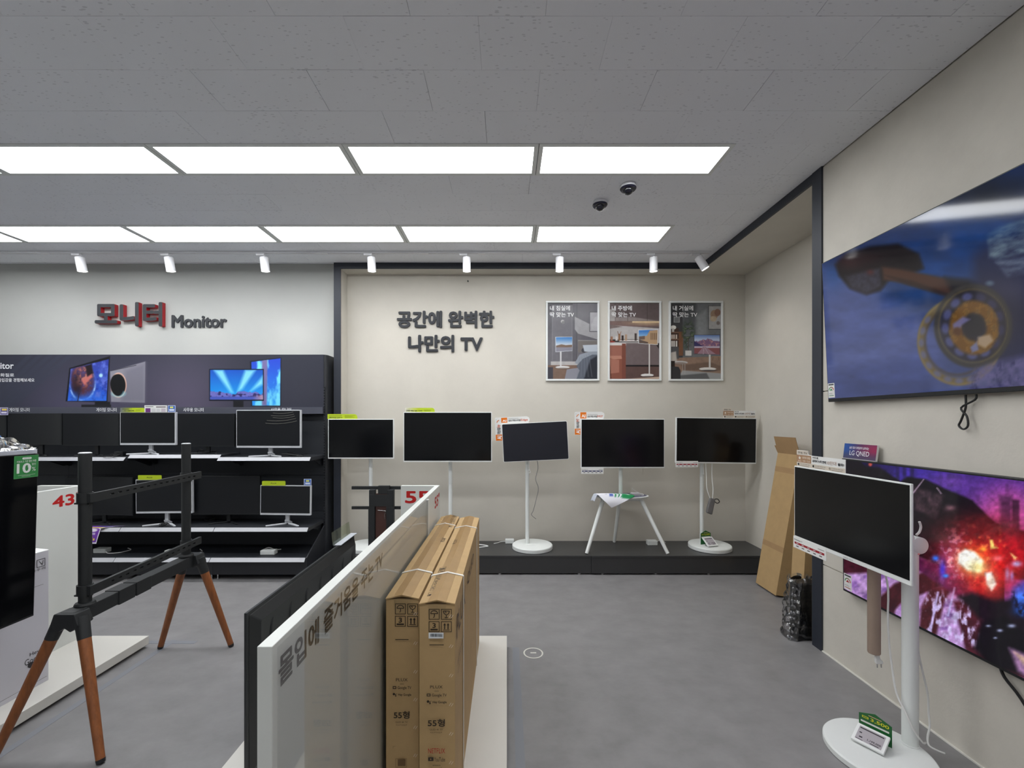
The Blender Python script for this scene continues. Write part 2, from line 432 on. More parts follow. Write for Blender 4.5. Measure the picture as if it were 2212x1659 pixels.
# ================================================================== THE SETTING
ZC, XR, YB, YL, YF, XN, ZS = 3.36, 2.19, 4.95, 4.90, 4.762, 2.771, 3.293
struct('floor', MB().box(-7.1, -4.1, -0.05, 2.95, 5.1, 0), M['floor'])
ceiling = struct('ceiling', MB().box(-7.1, -4.1, ZC + 0.04, 2.95, 5.1, ZC + 0.1), M['ceil'])
struct('wall_back', MB().box(-7.0, YL, 0, -1.93, YL + 0.12, ZC + 0.04), M['plaster_grey'])
struct('wall_alcove_left', MB().box(-1.93, YF + 0.003, 0, -1.855, YB, ZC + 0.04), M['plaster'])
struct('wall_alcove_back', MB().box(-1.93, YB, 0, 2.95, YB + 0.1, ZC + 0.04), M['plaster'])
struct('wall_alcove_right', MB().box(XN, 3.0, 0, 2.95, YB, ZC + 0.04), M['plaster'])
struct('ceiling_alcove', MB().box(-1.855, YF + 0.003, ZS, XN, YB, ZC + 0.04).box(2.2, 3.04, ZS, XN, YF + 0.003, ZC + 0.04), M['plaster'])
wall_right = struct('wall_right', MB().box(2.2, -4.0, 0, XN + 0.02, 3.04, ZC + 0.04), M['plaster'])
for z0, z1 in ((0.0, 0.599), (0.606, 1.797), (1.804, ZC - 0.007)):
    for y0, y1 in ((-4.0, -2.06), (-2.06, -0.38), (-0.38, 1.28), (1.28, 2.95)):
        MB().box(XR, y0 + 0.0006, z0, 2.2, y1 - 0.0006, z1).build('wall_panel', M['plaster_side'], wall_right)
struct('wall_left', MB().box(-7.1, -4.0, 0, -7.0, YL, ZC + 0.04), M['plaster_grey'])
struct('wall_front', MB().box(-7.1, -4.1, 0, 2.95, -4.0, ZC + 0.04), M['plaster_grey'])
struct('trim_1', MB().box(-1.932, YF - 0.01, 0, -1.855, YF + 0.003, ZC), M['dark_trim'])
struct('trim_2', MB().box(-1.855, YF - 0.01, ZS, 2.2, YF + 0.003, ZC), M['dark_trim'])
struct('trim_3', MB().box(2.182, 3.04, ZS, 2.2, YF - 0.01, ZC), M['dark_trim'])
struct('trim_4', MB().box(2.178, 2.95, 0, 2.2, 3.04, ZC), M['dark_trim'])
struct('trim_5', MB().box(2.181, -4.0, 0, XR, 2.95, 0.007), M['sealant'])
# ceiling tiles, laid in half bond
TILE_X = 0.588
rows = [2.708 - 0.2845 * k for k in range(6, -1, -1)]
bands = [(rows[i], rows[i + 1], i % 2) for i in range(6)] + [(3.055, 3.315, 0), (3.315, 3.574, 1), (3.574, 3.837, 0), (4.217, 4.482, 1), (4.482, YF - 0.01, 0)]
_tm = {}
def tile(x0, x1, y0, y1):
    w, d = round(x1 - x0, 4), round(y1 - y0, 4)
    wide = random.random() < 0.14; g = 0.0012 if wide else 0.00035
    if (w, d, wide) not in _tm:
        me = bpy.data.meshes.new('ceiling_tile')
        a, b, e = w / 2 - g, d / 2 - g, 0.0007
        vv = [(sx * (a - t), sy * (b - t), z) for z, t in ((0.0, e), (e, 0.0), (0.038, 0.0)) for sx, sy in ((-1, -1), (1, -1), (1, 1), (-1, 1))]
        ff = [(3, 2, 1, 0), (8, 9, 10, 11)] + [(k * 4 + i, k * 4 + (i + 1) % 4, k * 4 + 4 + (i + 1) % 4, k * 4 + 4 + i) for k in (0, 1) for i in range(4)]
        me.from_pydata(vv, [], ff); me.materials.append(M['ceil']); _tm[(w, d, wide)] = me
    o = bpy.data.objects.new('ceiling_tile', _tm[(w, d, wide)]); COL.objects.link(o); o.parent = ceiling
    o.location = ((x0 + x1) / 2, (y0 + y1) / 2, ZC + random.uniform(-0.0004, 0.0006)); ORI[o] = Vector((0, 0, 0))
for y0, y1, odd in bands:
    xs = [1.344 + TILE_X * (k + 0.5 * odd) for k in range(-13, 4)]
    xs = [x for x in xs if -5.9 < x < XR - 0.03] + [XR]
    for a, b in zip(xs[:-1], xs[1:]): tile(a, b, y0, y1)
for y0, y1, a in ((2.708, 3.055, 1.46), (3.837, 4.217, 1.515)):
    tile(a, 1.932, y0, y1); tile(1.932, XR, y0, y1)

# ------------------------------------------------------------------ LED ceiling panels
def led_panel(x0, x1, y0, y1, label, group, off=''):
    t = thing('ceiling_light' + off, label, 'ceiling light', ((x0 + x1) / 2, (y0 + y1) / 2, ZC), group)
    l = 0.028
    f = MB()
    f.box(x0, y0, ZC - 0.005, x1, y0 + l, ZC + 0.036).box(x0, y1 - l, ZC - 0.005, x1, y1, ZC + 0.036)
    f.box(x0, y0 + l, ZC - 0.005, x0 + l, y1 - l, ZC + 0.036).box(x1 - l, y0 + l, ZC - 0.005, x1, y1 - l, ZC + 0.036)
    f.build('frame', M['white_soft'], t)
    MB().box(x0 + l - 0.002, y0 + l - 0.002, ZC + 0.008, x1 - l + 0.002, y1 - l + 0.002, ZC + 0.02).build('diffuser' + off, M['led'], t)
ORD = ['first', 'second', 'third', 'fourth', 'fifth', 'sixth', 'seventh', 'eighth']
for k in range(6):
    led_panel(1.46 - 1.255 * (k + 1) + 0.002, 1.46 - 1.255 * k - 0.002, 2.708, 3.055, ORD[k] + ' long LED panel from the right wall in the row before the dome cameras', 'front row of LED panels', '_offscreen' if k > 3 else '')
    led_panel(1.515 - 1.25 * (k + 1) + 0.002, 1.515 - 1.25 * k - 0.002, 3.837, 4.217, ORD[k] + ' long LED panel from the right wall in the row beside the spotlight track', 'rear row of LED panels', '_offscreen' if k > 4 else '')
for y0 in (0.42, -2.9):      # the shop's panel rows go on behind the camera
    for k in range(5):
        led_panel(1.46 - 1.255 * (k + 1) + 0.002, 1.46 - 1.255 * k - 0.002, y0, y0 + 0.347, 'long white LED panel in the ceiling rows over the shop aisle', 'aisle LED panels', '_offscreen')

# ------------------------------------------------------------------ track and spotlights
t = thing('lighting_track', 'thin white ceiling track carrying the spotlights', 'track', (-2.0, 4.44, ZC))
# an open channel: two flanges and the web above them
MB().box(-6.9, 4.424, ZC - 0.022, 2.12, 4.434, ZC + 0.002).box(-6.9, 4.446, ZC - 0.022, 2.12, 4.456, ZC + 0.002).box(-6.9, 4.434, ZC - 0.003, 2.12, 4.446, ZC + 0.002).build('rail', M['lamp_white'], t)
for px in (98, 700, 918, 1040): MB().box(X(px, 4.44) - 0.035, 4.420, ZC - 0.026, X(px, 4.44) + 0.035, 4.460, ZC - 0.02).build('joint_cover', M['lamp_white'], t)
spots = [(172, (0.16, 0.24, -1)), (364, (0.16, 0.24, -1)), (570, (0.1, 0.24, -1)), (802, (0.03, 0.2, -1)), (1008, (0, 0.2, -1)), (1209, (0.0, 0.2, -1)), (1412, (0.05, 0.2, -1)), (1508, (0.55, -0.12, -1))]
for i, (px, d) in enumerate(spots):
    lab = ('white cylinder spotlight over the %s, %s from the sideways one at the track end' % ('monitor wall' if i < 3 else 'alcove', ORD[6 - i])) if i < 7 else 'white cylinder spotlight tilted sideways at the track end'
    x = X(px, 4.44); top = V3(x, 4.44, ZC - 0.05)
    t = thing('track_spotlight', lab, 'spotlight', tuple(top), 'track spotlights over the monitor sign' if i < 3 else ('track spotlights over the alcove' if i < 7 else None))
    MB().box(x - 0.075, 4.423, ZC - 0.045, x + 0.01, 4.457, ZC - 0.0235).build('adapter', M['lamp_white'], t, bevel=0.003)
    d = Vector(d).normalized(); lean = (d * 0.55 + V3(0, 0, -1) * 0.45).normalized() if i < 7 else d
    a = top + V3(0, 0, -0.008); b = a + lean * 0.145
    MB().cyl(top + V3(0, 0, 0.012), a + lean * 0.01, 0.008, n=10).build('stem', M['lamp_white'], t)
    MB().lathe([(0.036, 0), (0.041, 0.006), (0.041, 0.14), (0.0435, 0.145), (0.038, 0.1455), (0.038, 0.13)], a, 28, lean).build('body', M['lamp_white'], t, smooth=True)
    MB().cyl(a + lean * 0.132, a + lean * 0.1435, 0.0378, n=28).build('lens', M['spot_face'], t)
    sp = bpy.data.lights.new('spot_beam', 'SPOT'); sp.energy = SPOT_POWER; sp.spot_size = math.radians(84); sp.spot_blend = 1.0; sp.shadow_soft_size = 0.035; sp.color = (1.0, 0.955, 0.9)
    so = bpy.data.objects.new('spot_beam', sp); COL.objects.link(so); so.parent = t
    so.location = b + lean * 0.01 - ORI[t]; so.rotation_euler = d.to_track_quat('-Z', 'Y').to_euler()

# ------------------------------------------------------------------ dome cameras
for px, py, lab in ((1357, 400, 'dome security camera on the ceiling beside the LED panel row'), (1296, 436, 'dome security camera on the ceiling further from the front LED panels')):
    Y = FPX * (ZC - EYE) / (HZ - py); x = X(px, Y)
    t = thing('dome_camera', lab, 'security camera', (x, Y, ZC))
    MB().lathe([(0.054, 0), (0.058, -0.004), (0.060, -0.022), (0.061, -0.024)], (x, Y, ZC), 36).build('base', M['lamp_white'], t, smooth=True)
    MB().lathe([(0.0595, -0.0235), (0.060, -0.028), (0.054, -0.036), (0.034, -0.040), (0.030, -0.030)], (x, Y, ZC), 36).build('ring', M['dome_dark'], t, smooth=True)
    MB().lathe([(0.028, -0.036), (0.030, -0.048), (0.020, -0.063), (0.004, -0.067)], (x, Y, ZC), 20).build('lens_unit', M['dome_dark'], t, smooth=True)
    MB().lathe([(0.036 * math.cos(a), -0.037 - 0.036 * math.sin(a)) for a in [k * math.pi / 16 for k in range(9)]], (x, Y, ZC), 28).build('clear_dome', M['dome'], t, smooth=True)

# ------------------------------------------------------------------ floor details
x, y = 57 * 1.6 / 503, FPX * 1.6 / 503
t = thing('floor_outlet_cap', 'round metal-rimmed cap set into the grey floor', 'floor cap', (x, y, 0))
MB().lathe([(0.066, 0), (0.068, 0.002), (0.060, 0.0030), (0.058, 0.0005)], (x, y, 0), 40).build('rim', M['sealant'], t, smooth=True)
MB().lathe([(0.0575, 0), (0.0575, 0.0024), (0.001, 0.0026)], (x, y, 0), 40).build('lid', M['floor'], t)
MB().box(x - 0.02, y - 0.006, 0.002, x + 0.02, y + 0.006, 0.0036).build('latch', M['sealant'], t)
tp = MB().box(0.04, 0.6, 0, 0.085, 3.0, 0.0009).build('floor_tape', M['floor_tape'])
tag(loose(tp), 'straight blue-grey tape strip on the floor beside the carton platform', 'tape')
tp = MB().box(-2.44, 1.2, 0, -2.40, 3.10, 0.0009).box(-2.60, 3.05, 0, -2.24, 3.09, 0.0012).build('floor_tape', M['floor_tape'])
tag(loose(tp), 'blue-grey tape corner on the floor around the left white platform', 'tape')
dc = MB().box(2.186, 3.0405, 0, 2.206, 3.053, 1.918).build('cable_duct', M['metal_edge'], bevel=0.001)
tag(loose(dc), 'narrow grey metal cable duct on the inner edge of the dark trim post', 'cable duct')

# ================================================================== BACK WALL
GREY_T = rgb(54, 58, 66)
# ---- wall signs
Y = YL
t = thing('wall_sign', 'raised Korean and English Monitor letters with red edges on the grey wall', 'sign', (X(350, Y), Y, Z(709, Y)))
letters('letter', '모니터', (X(213, Y), Y, Z(707, Y)), (1, 0, 0), (0, 0, 1), X(358, Y) - X(213, Y), Z(655, Y) - Z(707, Y), 0.045, M['letter'], M['red_side'], t, bold=0.036)
letters('letter', 'Monitor', (X(372, Y), Y, Z(708.5, Y)), (1, 0, 0), (0, 0, 1), X(491, Y) - X(372, Y), Z(681, Y) - Z(708.5, Y), 0.012, M['letter'], M['letter'], t, bold=0.034)
Y = YB
t = thing('wall_sign', 'two-line dark Korean lettering ending in TV on the beige alcove wall', 'sign', (X(962, Y), Y, Z(760, Y)))
for st, a, b, c, d in (('공간에 완벽한', 858, 1068, 672, 708.5), ('나만의 TV', 882, 1043, 724, 761)):
    letters('letter', st, (X(a, Y), Y, Z(d, Y)), (1, 0, 0), (0, 0, 1), X(b, Y) - X(a, Y), Z(c, Y) - Z(d, Y), 0.018, M['letter'], M['letter'], t, bold=0.042)
nl = MB().cyl((X(1011, YB), YB, Z(608, YB)), (X(1011, YB), YB - 0.02, Z(608, YB)), 0.008, n=10).build('wall_hook', M['black']); tag(loose(nl), 'small dark screw hook in the beige wall above the two-line lettering', 'hook')

# ---- posters
def poster_canvas(w, h):
    nx, ny = 150, 232
    xx, yy = np.meshgrid(np.linspace(0, w, nx), np.linspace(h, 0, ny)); return Canvas(xx, yy)
def bedroom(c):
    c.vgrad(0, (74, 72, 78), 720, (116, 114, 120)); c.grain(0.06, 40)
    c.rect(40, 20, 235, 560, (112, 110, 116)); c.rect(50, 40, 225, 545, (103, 101, 107)); c.rect(235, 0, 278, 570, (92, 90, 96)); c.line((272, 0), (272, 560), 4, (70, 68, 74)); c.line((284, 0), (284, 560), 2, (150, 148, 152))
    c.rect(280, 0, 470, 355, (96, 94, 100)); c.poly([(255, 130), (467, 235), (467, 345), (285, 290), (255, 250)], (152, 150, 153), 3); c.poly([(285, 350), (467, 355), (467, 400), (285, 370)], (136, 132, 132), 2)
    c.rect(392, 84, 470, 275, (74, 72, 78)); c.rect(398, 90, 470, 268, (158, 156, 160)); c.poly([(410, 200), (440, 140), (470, 120), (470, 260), (410, 260)], (170, 168, 172), 6)
    c.rect(30, 555, 285, 590, (172, 168, 168)); c.poly([(0, 590), (300, 590), (300, 723), (0, 723)], (118, 96, 84), 3); c.grain(0.05, 30, 9)
    c.poly([(180, 630), (330, 610), (330, 723), (160, 723)], (134, 134, 144), 3); c.rect(0, 610, 50, 723, (66, 64, 72), 3)
    c.ell(140, 175, 16, 16, (176, 172, 172), 2); c.ell(146, 184, 14, 14, (120, 117, 120), 4)
    c.rect(285, 360, 467, 470, (112, 106, 104), 3)
    c.ell(340, 450, 22, 22, (70, 70, 76), 3); c.poly([(330, 400), (467, 395), (467, 470), (345, 460)], (178, 184, 194), 5)
    c.poly([(255, 570), (300, 490), (390, 462), (467, 460), (467, 560), (300, 590)], (140, 146, 156), 4)
    c.poly([(270, 600), (330, 530), (420, 490), (467, 490), (467, 723), (270, 723), (300, 640)], (92, 97, 108), 5); c.poly([(400, 540), (467, 500), (467, 723), (340, 723)], (46, 48, 56), 16)
    for k in range(5): c.line((300 + 22 * k, 520 - 8 * k), (280 + 34 * k, 700), 6, (118, 122, 132), 8, 0.5)
    c.poly([(72, 322), (232, 320), (232, 455), (74, 466)], (196, 200, 206), 2)
    m = c.m_poly([(78, 326), (230, 324), (230, 452), (78, 462)], 2); c.vgrad(325, (48, 110, 176), 400, (190, 196, 204), m); c.poly([(78, 405), (130, 392), (170, 400), (230, 396), (230, 420), (78, 424)], (112, 92, 78), 4); c.mix(m * (c.Y > 420), (128, 126, 138))
    c.rect(116, 462, 130, 600, (196, 194, 196)); c.ell(140, 610, 66, 13, (206, 204, 204), 2); c.ell(146, 622, 60, 8, (96, 84, 78), 6, 0.6)
def kitchen(c):
    c.fill((92, 80, 80)); c.grain(0.06, 60)
    c.rect(0, 0, 464, 172, (98, 86, 86)); c.poly([(0, 140), (200, 130), (464, 172), (0, 172)], (150, 140, 138), 10, 0.8)
    for x_ in (52, 170, 352): c.line((x_, 0), (x_, 172), 3, (66, 56, 56), 2)
    c.rect(0, 60, 50, 172, (164, 158, 156), 3); c.rect(0, 172, 464, 225, (122, 100, 96), 3); c.rect(212, 174, 464, 186, (236, 214, 170), 5); c.glow(350, 190, 160, 18, (214, 182, 140), 0.6)
    c.poly([(0, 210), (464, 240), (464, 385), (0, 385)], (176, 171, 170), 4); c.poly([(0, 205), (120, 225), (0, 245)], (120, 106, 104), 5)
    c.rect(0, 345, 280, 372, (60, 54, 54), 3); c.rect(90, 350, 270, 364, (206, 200, 198), 2)
    for x_, h_, cc in ((20, 40, (150, 110, 88)), (66, 42, (200, 196, 194)), (92, 66, (140, 104, 80)), (122, 50, (60, 50, 46)), (154, 60, (168, 140, 118)), (244, 70, (70, 62, 60))): c.rect(x_ - 10, 358 - h_, x_ + 10, 358, cc, 4)
    c.line((84, 300), (76, 270), 5, (110, 78, 58), 2); c.line((96, 300), (108, 272), 5, (150, 106, 78), 2); c.ell(24, 368, 28, 7, (150, 60, 50), 3)
    c.rect(130, 380, 464, 590, (112, 100, 101), 2); c.rect(155, 392, 464, 585, (106, 94, 95), 2); c.rect(130, 588, 464, 606, (32, 28, 30), 3); c.rect(130, 604, 464, 723, (90, 70, 66), 3); c.grain(0.05, 26, 4)
    c.rect(0, 380, 155, 402, (206, 200, 198), 2); c.rect(0, 402, 120, 720, (132, 80, 66), 3); c.rect(0, 402, 120, 500, (150, 98, 84), 3); c.poly([(0, 500), (110, 500), (118, 530), (40, 536), (0, 524)], (178, 126, 108), 4); c.poly([(0, 530), (90, 540), (90, 660), (10, 670)], (162, 108, 92), 6); c.rect(116, 385, 152, 720, (118, 70, 58), 3); c.line((0, 560), (14, 716), 4, (60, 40, 36), 2)
    c.poly([(430, 390), (464, 380), (464, 440)], (40, 34, 36), 6)
    m = c.m_poly([(268, 254), (454, 250), (450, 398), (270, 384)], 2); c.mix(m, (225, 226, 228)); m = c.m_poly([(273, 258), (450, 254), (447, 394), (274, 381)], 2)
    c.vgrad(256, (52, 112, 190), 330, (150, 186, 216), m); c.mix(m * c.m_poly([(273, 330), (350, 310), (374, 262), (450, 254), (450, 400), (340, 388)], 4), (176, 146, 116)); c.mix(m * c.m_poly([(273, 345), (360, 372), (360, 390), (273, 384)], 4), (92, 78, 72))
    for k in range(4): c.mix(m * c.m_poly([(384 + 16 * k, 285), (392 + 16 * k, 285), (392 + 16 * k, 350), (384 + 16 * k, 348)], 3), (112, 88, 70))
    c.mix(m * c.m_poly([(273, 318), (330, 312), (330, 345), (273, 350)], 4), (110, 92, 84))
    c.rect(366, 392, 377, 676, (206, 202, 200)); c.ell(352, 685, 60, 14, (222, 218, 216), 2); c.ell(362, 700, 56, 7, (52, 40, 38), 5, 0.7); c.poly([(150, 720), (464, 700), (464, 723)], (176, 152, 136), 6)
def living(c):
    c.vgrad(0, (72, 74, 77), 500, (104, 106, 108)); c.poly([(240, 0), (461, 0), (461, 510), (205, 510)], (108, 110, 113), 30); c.poly([(240, 120), (330, 60), (340, 330), (250, 400)], (140, 142, 144), 30, 0.7)
    c.rect(0, 0, 112, 520, (62, 62, 64), 10); c.rect(112, 0, 128, 500, (84, 86, 88), 6); c.rect(30, 130, 84, 185, (150, 150, 150), 2); c.rect(36, 136, 78, 180, (112, 112, 112), 3)
    c.rect(345, 25, 461, 252, (66, 66, 68)); c.rect(350, 30, 461, 246, (160, 158, 157)); c.ell(400, 110, 34, 44, (150, 124, 104), 5); c.ell(430, 90, 28, 34, (128, 98, 84), 5); c.ell(392, 150, 30, 26, (180, 160, 136), 6); c.ell(436, 190, 16, 18, (120, 110, 106), 5)
    c.rect(0, 240, 75, 420, (66, 50, 44), 2); c.rect(0, 275, 75, 283, (120, 92, 76), 2); c.rect(0, 340, 75, 348, (120, 92, 76), 2); c.ell(26, 232, 26, 20, (218, 214, 206), 3); c.rect(12, 240, 34, 274, (180, 176, 170), 3)
    for x_ in (14, 32, 54): c.rect(x_ - 7, 300, x_ + 7, 340, (190, 176, 164), 3); c.rect(x_ - 6, 360, x_ + 8, 415, (200, 196, 190), 3)
    c.rect(75, 272, 115, 500, (112, 76, 54), 4)
    n = fbm(c.X / 22, c.Y / 22, 5); c.mix(c.m_ell(165, 310, 56, 130, 34) * np.clip((n - 0.42) * 6, 0, 1), (46, 58, 46)); c.mix(c.m_ell(165, 310, 50, 120, 40) * np.clip((n - 0.58) * 8, 0, 1), (104, 116, 92)); c.line((163, 330), (163, 460), 5, (70, 52, 42), 2)
    c.rect(136, 452, 192, 500, (206, 202, 198), 3)
    c.poly([(60, 520), (461, 505), (461, 723), (0, 723), (0, 560)], (138, 112, 96), 4); c.grain(0.07, 24, 6); c.poly([(100, 590), (360, 560), (461, 600), (461, 640), (120, 640)], (92, 74, 64), 14, 0.6)
    c.poly([(110, 640), (461, 668), (461, 723), (60, 723)], (150, 150, 150), 8); c.poly([(60, 690), (330, 665), (360, 723), (40, 723)], (92, 92, 94), 12)
    c.rect(0, 415, 76, 530, (78, 78, 80), 6); c.poly([(0, 470), (50, 460), (60, 560), (0, 560)], (176, 168, 160), 12)
    c.ell(86, 566, 72, 17, (186, 182, 180), 2); c.ell(84, 576, 66, 14, (106, 86, 76), 4, 0.6); c.line((112, 580), (112, 676), 4, (170, 166, 162), 1); c.line((132, 580), (132, 676), 4, (170, 166, 162), 1)
    c.poly([(0, 600), (74, 606), (92, 640), (92, 723), (0, 723)], (48, 48, 51), 6); c.rect(0, 550, 40, 604, (40, 34, 32), 5)
    c.rect(380, 505, 461, 514, (150, 118, 96), 2); c.line((390, 512), (386, 545), 3, (90, 66, 54), 1); c.line((440, 512), (444, 545), 3, (90, 66, 54), 1)
    m = c.m_poly([(213, 302), (452, 300), (455, 494), (213, 484)], 2); c.mix(m, (60, 60, 70)); m = c.m_poly([(218, 306), (449, 304), (451, 489), (217, 480)], 2)
    c.vgrad(304, (96, 124, 184), 350, (186, 196, 220), m); r = 350 + 36 * (fbm(c.X / 34, c.X * 0 + 3, 8) - 0.5) * 2
    c.mix(m * np.clip((c.Y - r) / 4, 0, 1), (124, 92, 126)); c.mix(m * np.clip((c.Y - r) / 4, 0, 1) * np.clip((fbm(c.X / 12, c.Y / 16, 3) - 0.5) * 5, 0, 1), (196, 142, 140)); c.mix(m * c.m_poly([(217, 360), (300, 410), (217, 425)], 4), (52, 48, 96)); c.mix(m * np.clip((c.Y - 408) / 5, 0, 1), (190, 178, 196)); c.mix(m * np.clip((c.Y - 425) / 4, 0, 1), (134, 78, 82)); c.mix(m * c.m_poly([(300, 415), (318, 415), (420, 489), (240, 489)], 3), (158, 124, 138))
    c.line((306, 418), (300, 486), 2, (220, 210, 215), 2); c.line((312, 418), (350, 486), 2, (220, 210, 215), 2)
    c.rect(350, 490, 366, 612, (214, 210, 206)); c.ell(340, 626, 78, 15, (222, 218, 214), 2); c.ell(350, 642, 72, 8, (44, 40, 40), 5, 0.8)
PST = [(1179, 1294, 467, bedroom, '내 침실에', 'framed bedroom poster with a TV beside a grey bed'), (1312.5, 1427.5, 464, kitchen, '내 주방에', 'framed kitchen poster with a TV stand by grey cabinets'), (1444, 1560.5, 461, living, '내 거실에', 'framed living room poster with a TV showing pink mountains')]
for i, (a, b, w, fn, st, lab) in enumerate(PST):
    Y = YB; x0, x1, z0, z1 = X(a, Y), X(b, Y), Z(823, Y), Z(651, Y)
    t = thing('framed_poster', lab, 'poster', ((x0 + x1) / 2, Y, z0))
    e = 0.021
    f = MB().box(x0, Y - 0.022, z0, x1, Y, z0 + e).box(x0, Y - 0.022, z1 - e, x1, Y, z1).box(x0, Y - 0.022, z0 + e, x0 + e, Y, z1 - e).box(x1 - e, Y - 0.022, z0 + e, x1, Y, z1 - e)
    f.build('frame', M['white'], t, bevel=0.003)
    MB().box(x0 + e, Y - 0.006, z0 + e, x1 - e, Y, z1 - e).build('backing', M['white_board'], t)
    c = poster_canvas(w, 723); fn(c)
    pw, ph = x1 - x0 - 2 * e, z1 - z0 - 2 * e
    sh = picture('print', c, plane_pts((x0 + e, Y - 0.0065, z0 + e), (1, 0, 0), (0, 0, 1), pw, ph, 150, 232), t, M['print_gloss'])
    p = Print((x0 + e, Y - 0.0065, z0 + e), (1, 0, 0), (0, 0, 1), 0.0006)
    wt = rgb(232, 232, 232)
    p.text(st, pw * 0.045, ph * 0.90, pw * 0.45, ph * 0.965, wt, 0.02); p.text('딱 맞는 TV', pw * 0.045, ph * 0.815, pw * 0.53, ph * 0.88, wt, 0.016)
    p.build('lettering', t)

# ================================================================== MONITOR SHELVING
BAY = [-2.0, -2.945, -3.89, -4.835, -5.78]
GY, YTOP, YMID, YLOW = 4.70, 4.35, 4.296, 4.235
ZT, ZM, ZL = 1.222, 0.517, 0.232
blab = ['black shelf bay at the curved end beside the alcove', 'black shelf bay with the raised price rail on top', 'black shelf bay holding the purple sale flyer', 'black shelf bay behind the silver-wrapped television']
for i in range(4):
    x1, x0 = BAY[i] - 0.001, BAY[i + 1] + 0.001
    t = thing('display_shelf_unit', blab[i], 'shelf', ((x0 + x1) / 2, 4.5, 0))
    dz = 0.022 if i == 1 else 0.0; yt = YTOP + (0.045 if i == 1 else 0)
    for za, zb in ((0.06, 0.60), (0.603, 0.995), (0.998, 1.66)): MB().box(x0, GY, za, x1, GY + 0.02, zb).build('back_panel', M['shelf_back'], t)
    for xx in ((x0, x0 + 0.02), (x1 - 0.02, x1)): MB().box(xx[0], GY + 0.02, 0.0, xx[1], GY + 0.07, 1.66).build('upright', M['shelf_black'], t)
    for yf, zt in ((yt, ZT + dz), (YMID, ZM)):
        s = MB().box(x0, yf, zt - 0.035, x1, GY, zt).build('shelf', M['shelf_black'], t)
        MB().obox((x0 + 0.002, yf - 0.028, zt - 0.034), (x1 - x0 - 0.004, 0, 0), (0, -0.003, 0.002), (0, 0.03, 0.034)).build('price_rail', M['rail'], s)
        for bx in (x0 + 0.03, x1 - 0.034): MB().prism([(bx, GY, zt - 0.036), (bx, yf + 0.12, zt - 0.036), (bx, GY - 0.03, zt - 0.12), (bx, GY, zt - 0.12)], (0.004, 0, 0)).build('bracket', M['shelf_black'], s)
    d = MB().box(x0, YLOW, ZL - 0.04, x1, GY, ZL).build('deck', M['shelf_black'], t)
    MB().obox((x0 + 0.002, YLOW - 0.028, ZL - 0.034), (x1 - x0 - 0.004, 0, 0), (0, -0.003, 0.002), (0, 0.03, 0.034)).build('price_rail', M['rail'], d)
    MB().box(x0, YLOW + 0.03, 0.055, x1, YLOW + 0.045, ZL - 0.04).build('kick_panel', M['shelf_black'], t)
    for fx in (x0 + 0.03, x1 - 0.03):
        for fy in (YLOW + 0.06, GY - 0.06): MB().lathe([(0.016, 0), (0.016, 0.012), (0.007, 0.014), (0.007, 0.19)], (fx, fy, 0), 14).build('foot', M['chrome'], t, smooth=True)
    MB().box(x0 + 0.003, GY - 0.05, 0.19, x0 + 0.03, GY, 0.2).build('clip', M['shelf_black'], t)
    if i == 0:
        prof = [(x1, 4.66), (x1 + 0.012, 4.664), (x1 + 0.022, 4.675), (x1 + 0.028, 4.69), (x1 + 0.03, 4.71), (x1 + 0.03, 4.88), (x1, 4.88)]
        MB().prism([(a, b, 0.0) for a, b in prof], (0, 0, 2.318)).build('end_upright', M['shelf_black'], t, smooth=True)
        sl = MB()
        # slotted strip: two side bars joined by rungs, open between them
        sl.box(x1 + 0.001, 4.648, 0.285, x1 + 0.004, 4.660, 1.965).box(x1 + 0.011, 4.648, 0.285, x1 + 0.014, 4.665, 1.965)
        for k in range(57): sl.box(x1 + 0.004, 4.648, 0.285 + 0.03 * k - (0.0 if k else 0.0), x1 + 0.011, 4.651, 0.300 + 0.03 * k - (0.015 if k == 56 else 0))
        sl.build('slotted_strip', M['shelf_black'], t)
        MB().prism([(x1, YLOW, 0.06), (x1, 4.66, 0.06), (x1, 4.66, 0.46), (x1, YLOW, ZL)], (0.012, 0, 0)).build('side_panel', M['shelf_black'], t)
# ---- header board with its print
t = thing('header_board', 'long dark printed header board above the monitor shelves', 'sign board', (-3.9, 4.7, 1.66))
YH = 4.65; hx0, hx1, hz0, hz1 = -5.78, -2.001, Z(880, YH), Z(766, YH)
MB().box(hx0, YH, hz0 - 0.07, hx1, 4.88, hz1).build('board', M['shelf_back'], t)
MB().box(hx0, YH - 0.03, Z(894, YH), hx1 + 0.0, YH, hz0 + 0.002).build('label_band', mat('slate_label_band', rgb(72, 74, 86), 0.5), t)
nx, ny = 760, 120
xx, yy = np.meshgrid(np.linspace(hx0, hx1, nx), np.linspace(hz0, hz1, ny))
c = Canvas(CX + xx * FPX / YH, HZ - (yy - EYE) * FPX / YH)
c.fill((44, 46, 58)); c.glow(170, 890, 150, 110, (92, 86, 112), 0.7); c.glow(400, 870, 120, 110, (98, 90, 112), 0.8); c.glow(640, 860, 80, 90, (64, 64, 76), 0.5)
for k in range(5): c.poly([(-60 + 16 * k, 880), (60 + 22 * k, 766), (72 + 22 * k, 766), (-40 + 18 * k, 880)], (58, 62, 78), 5, 0.55)
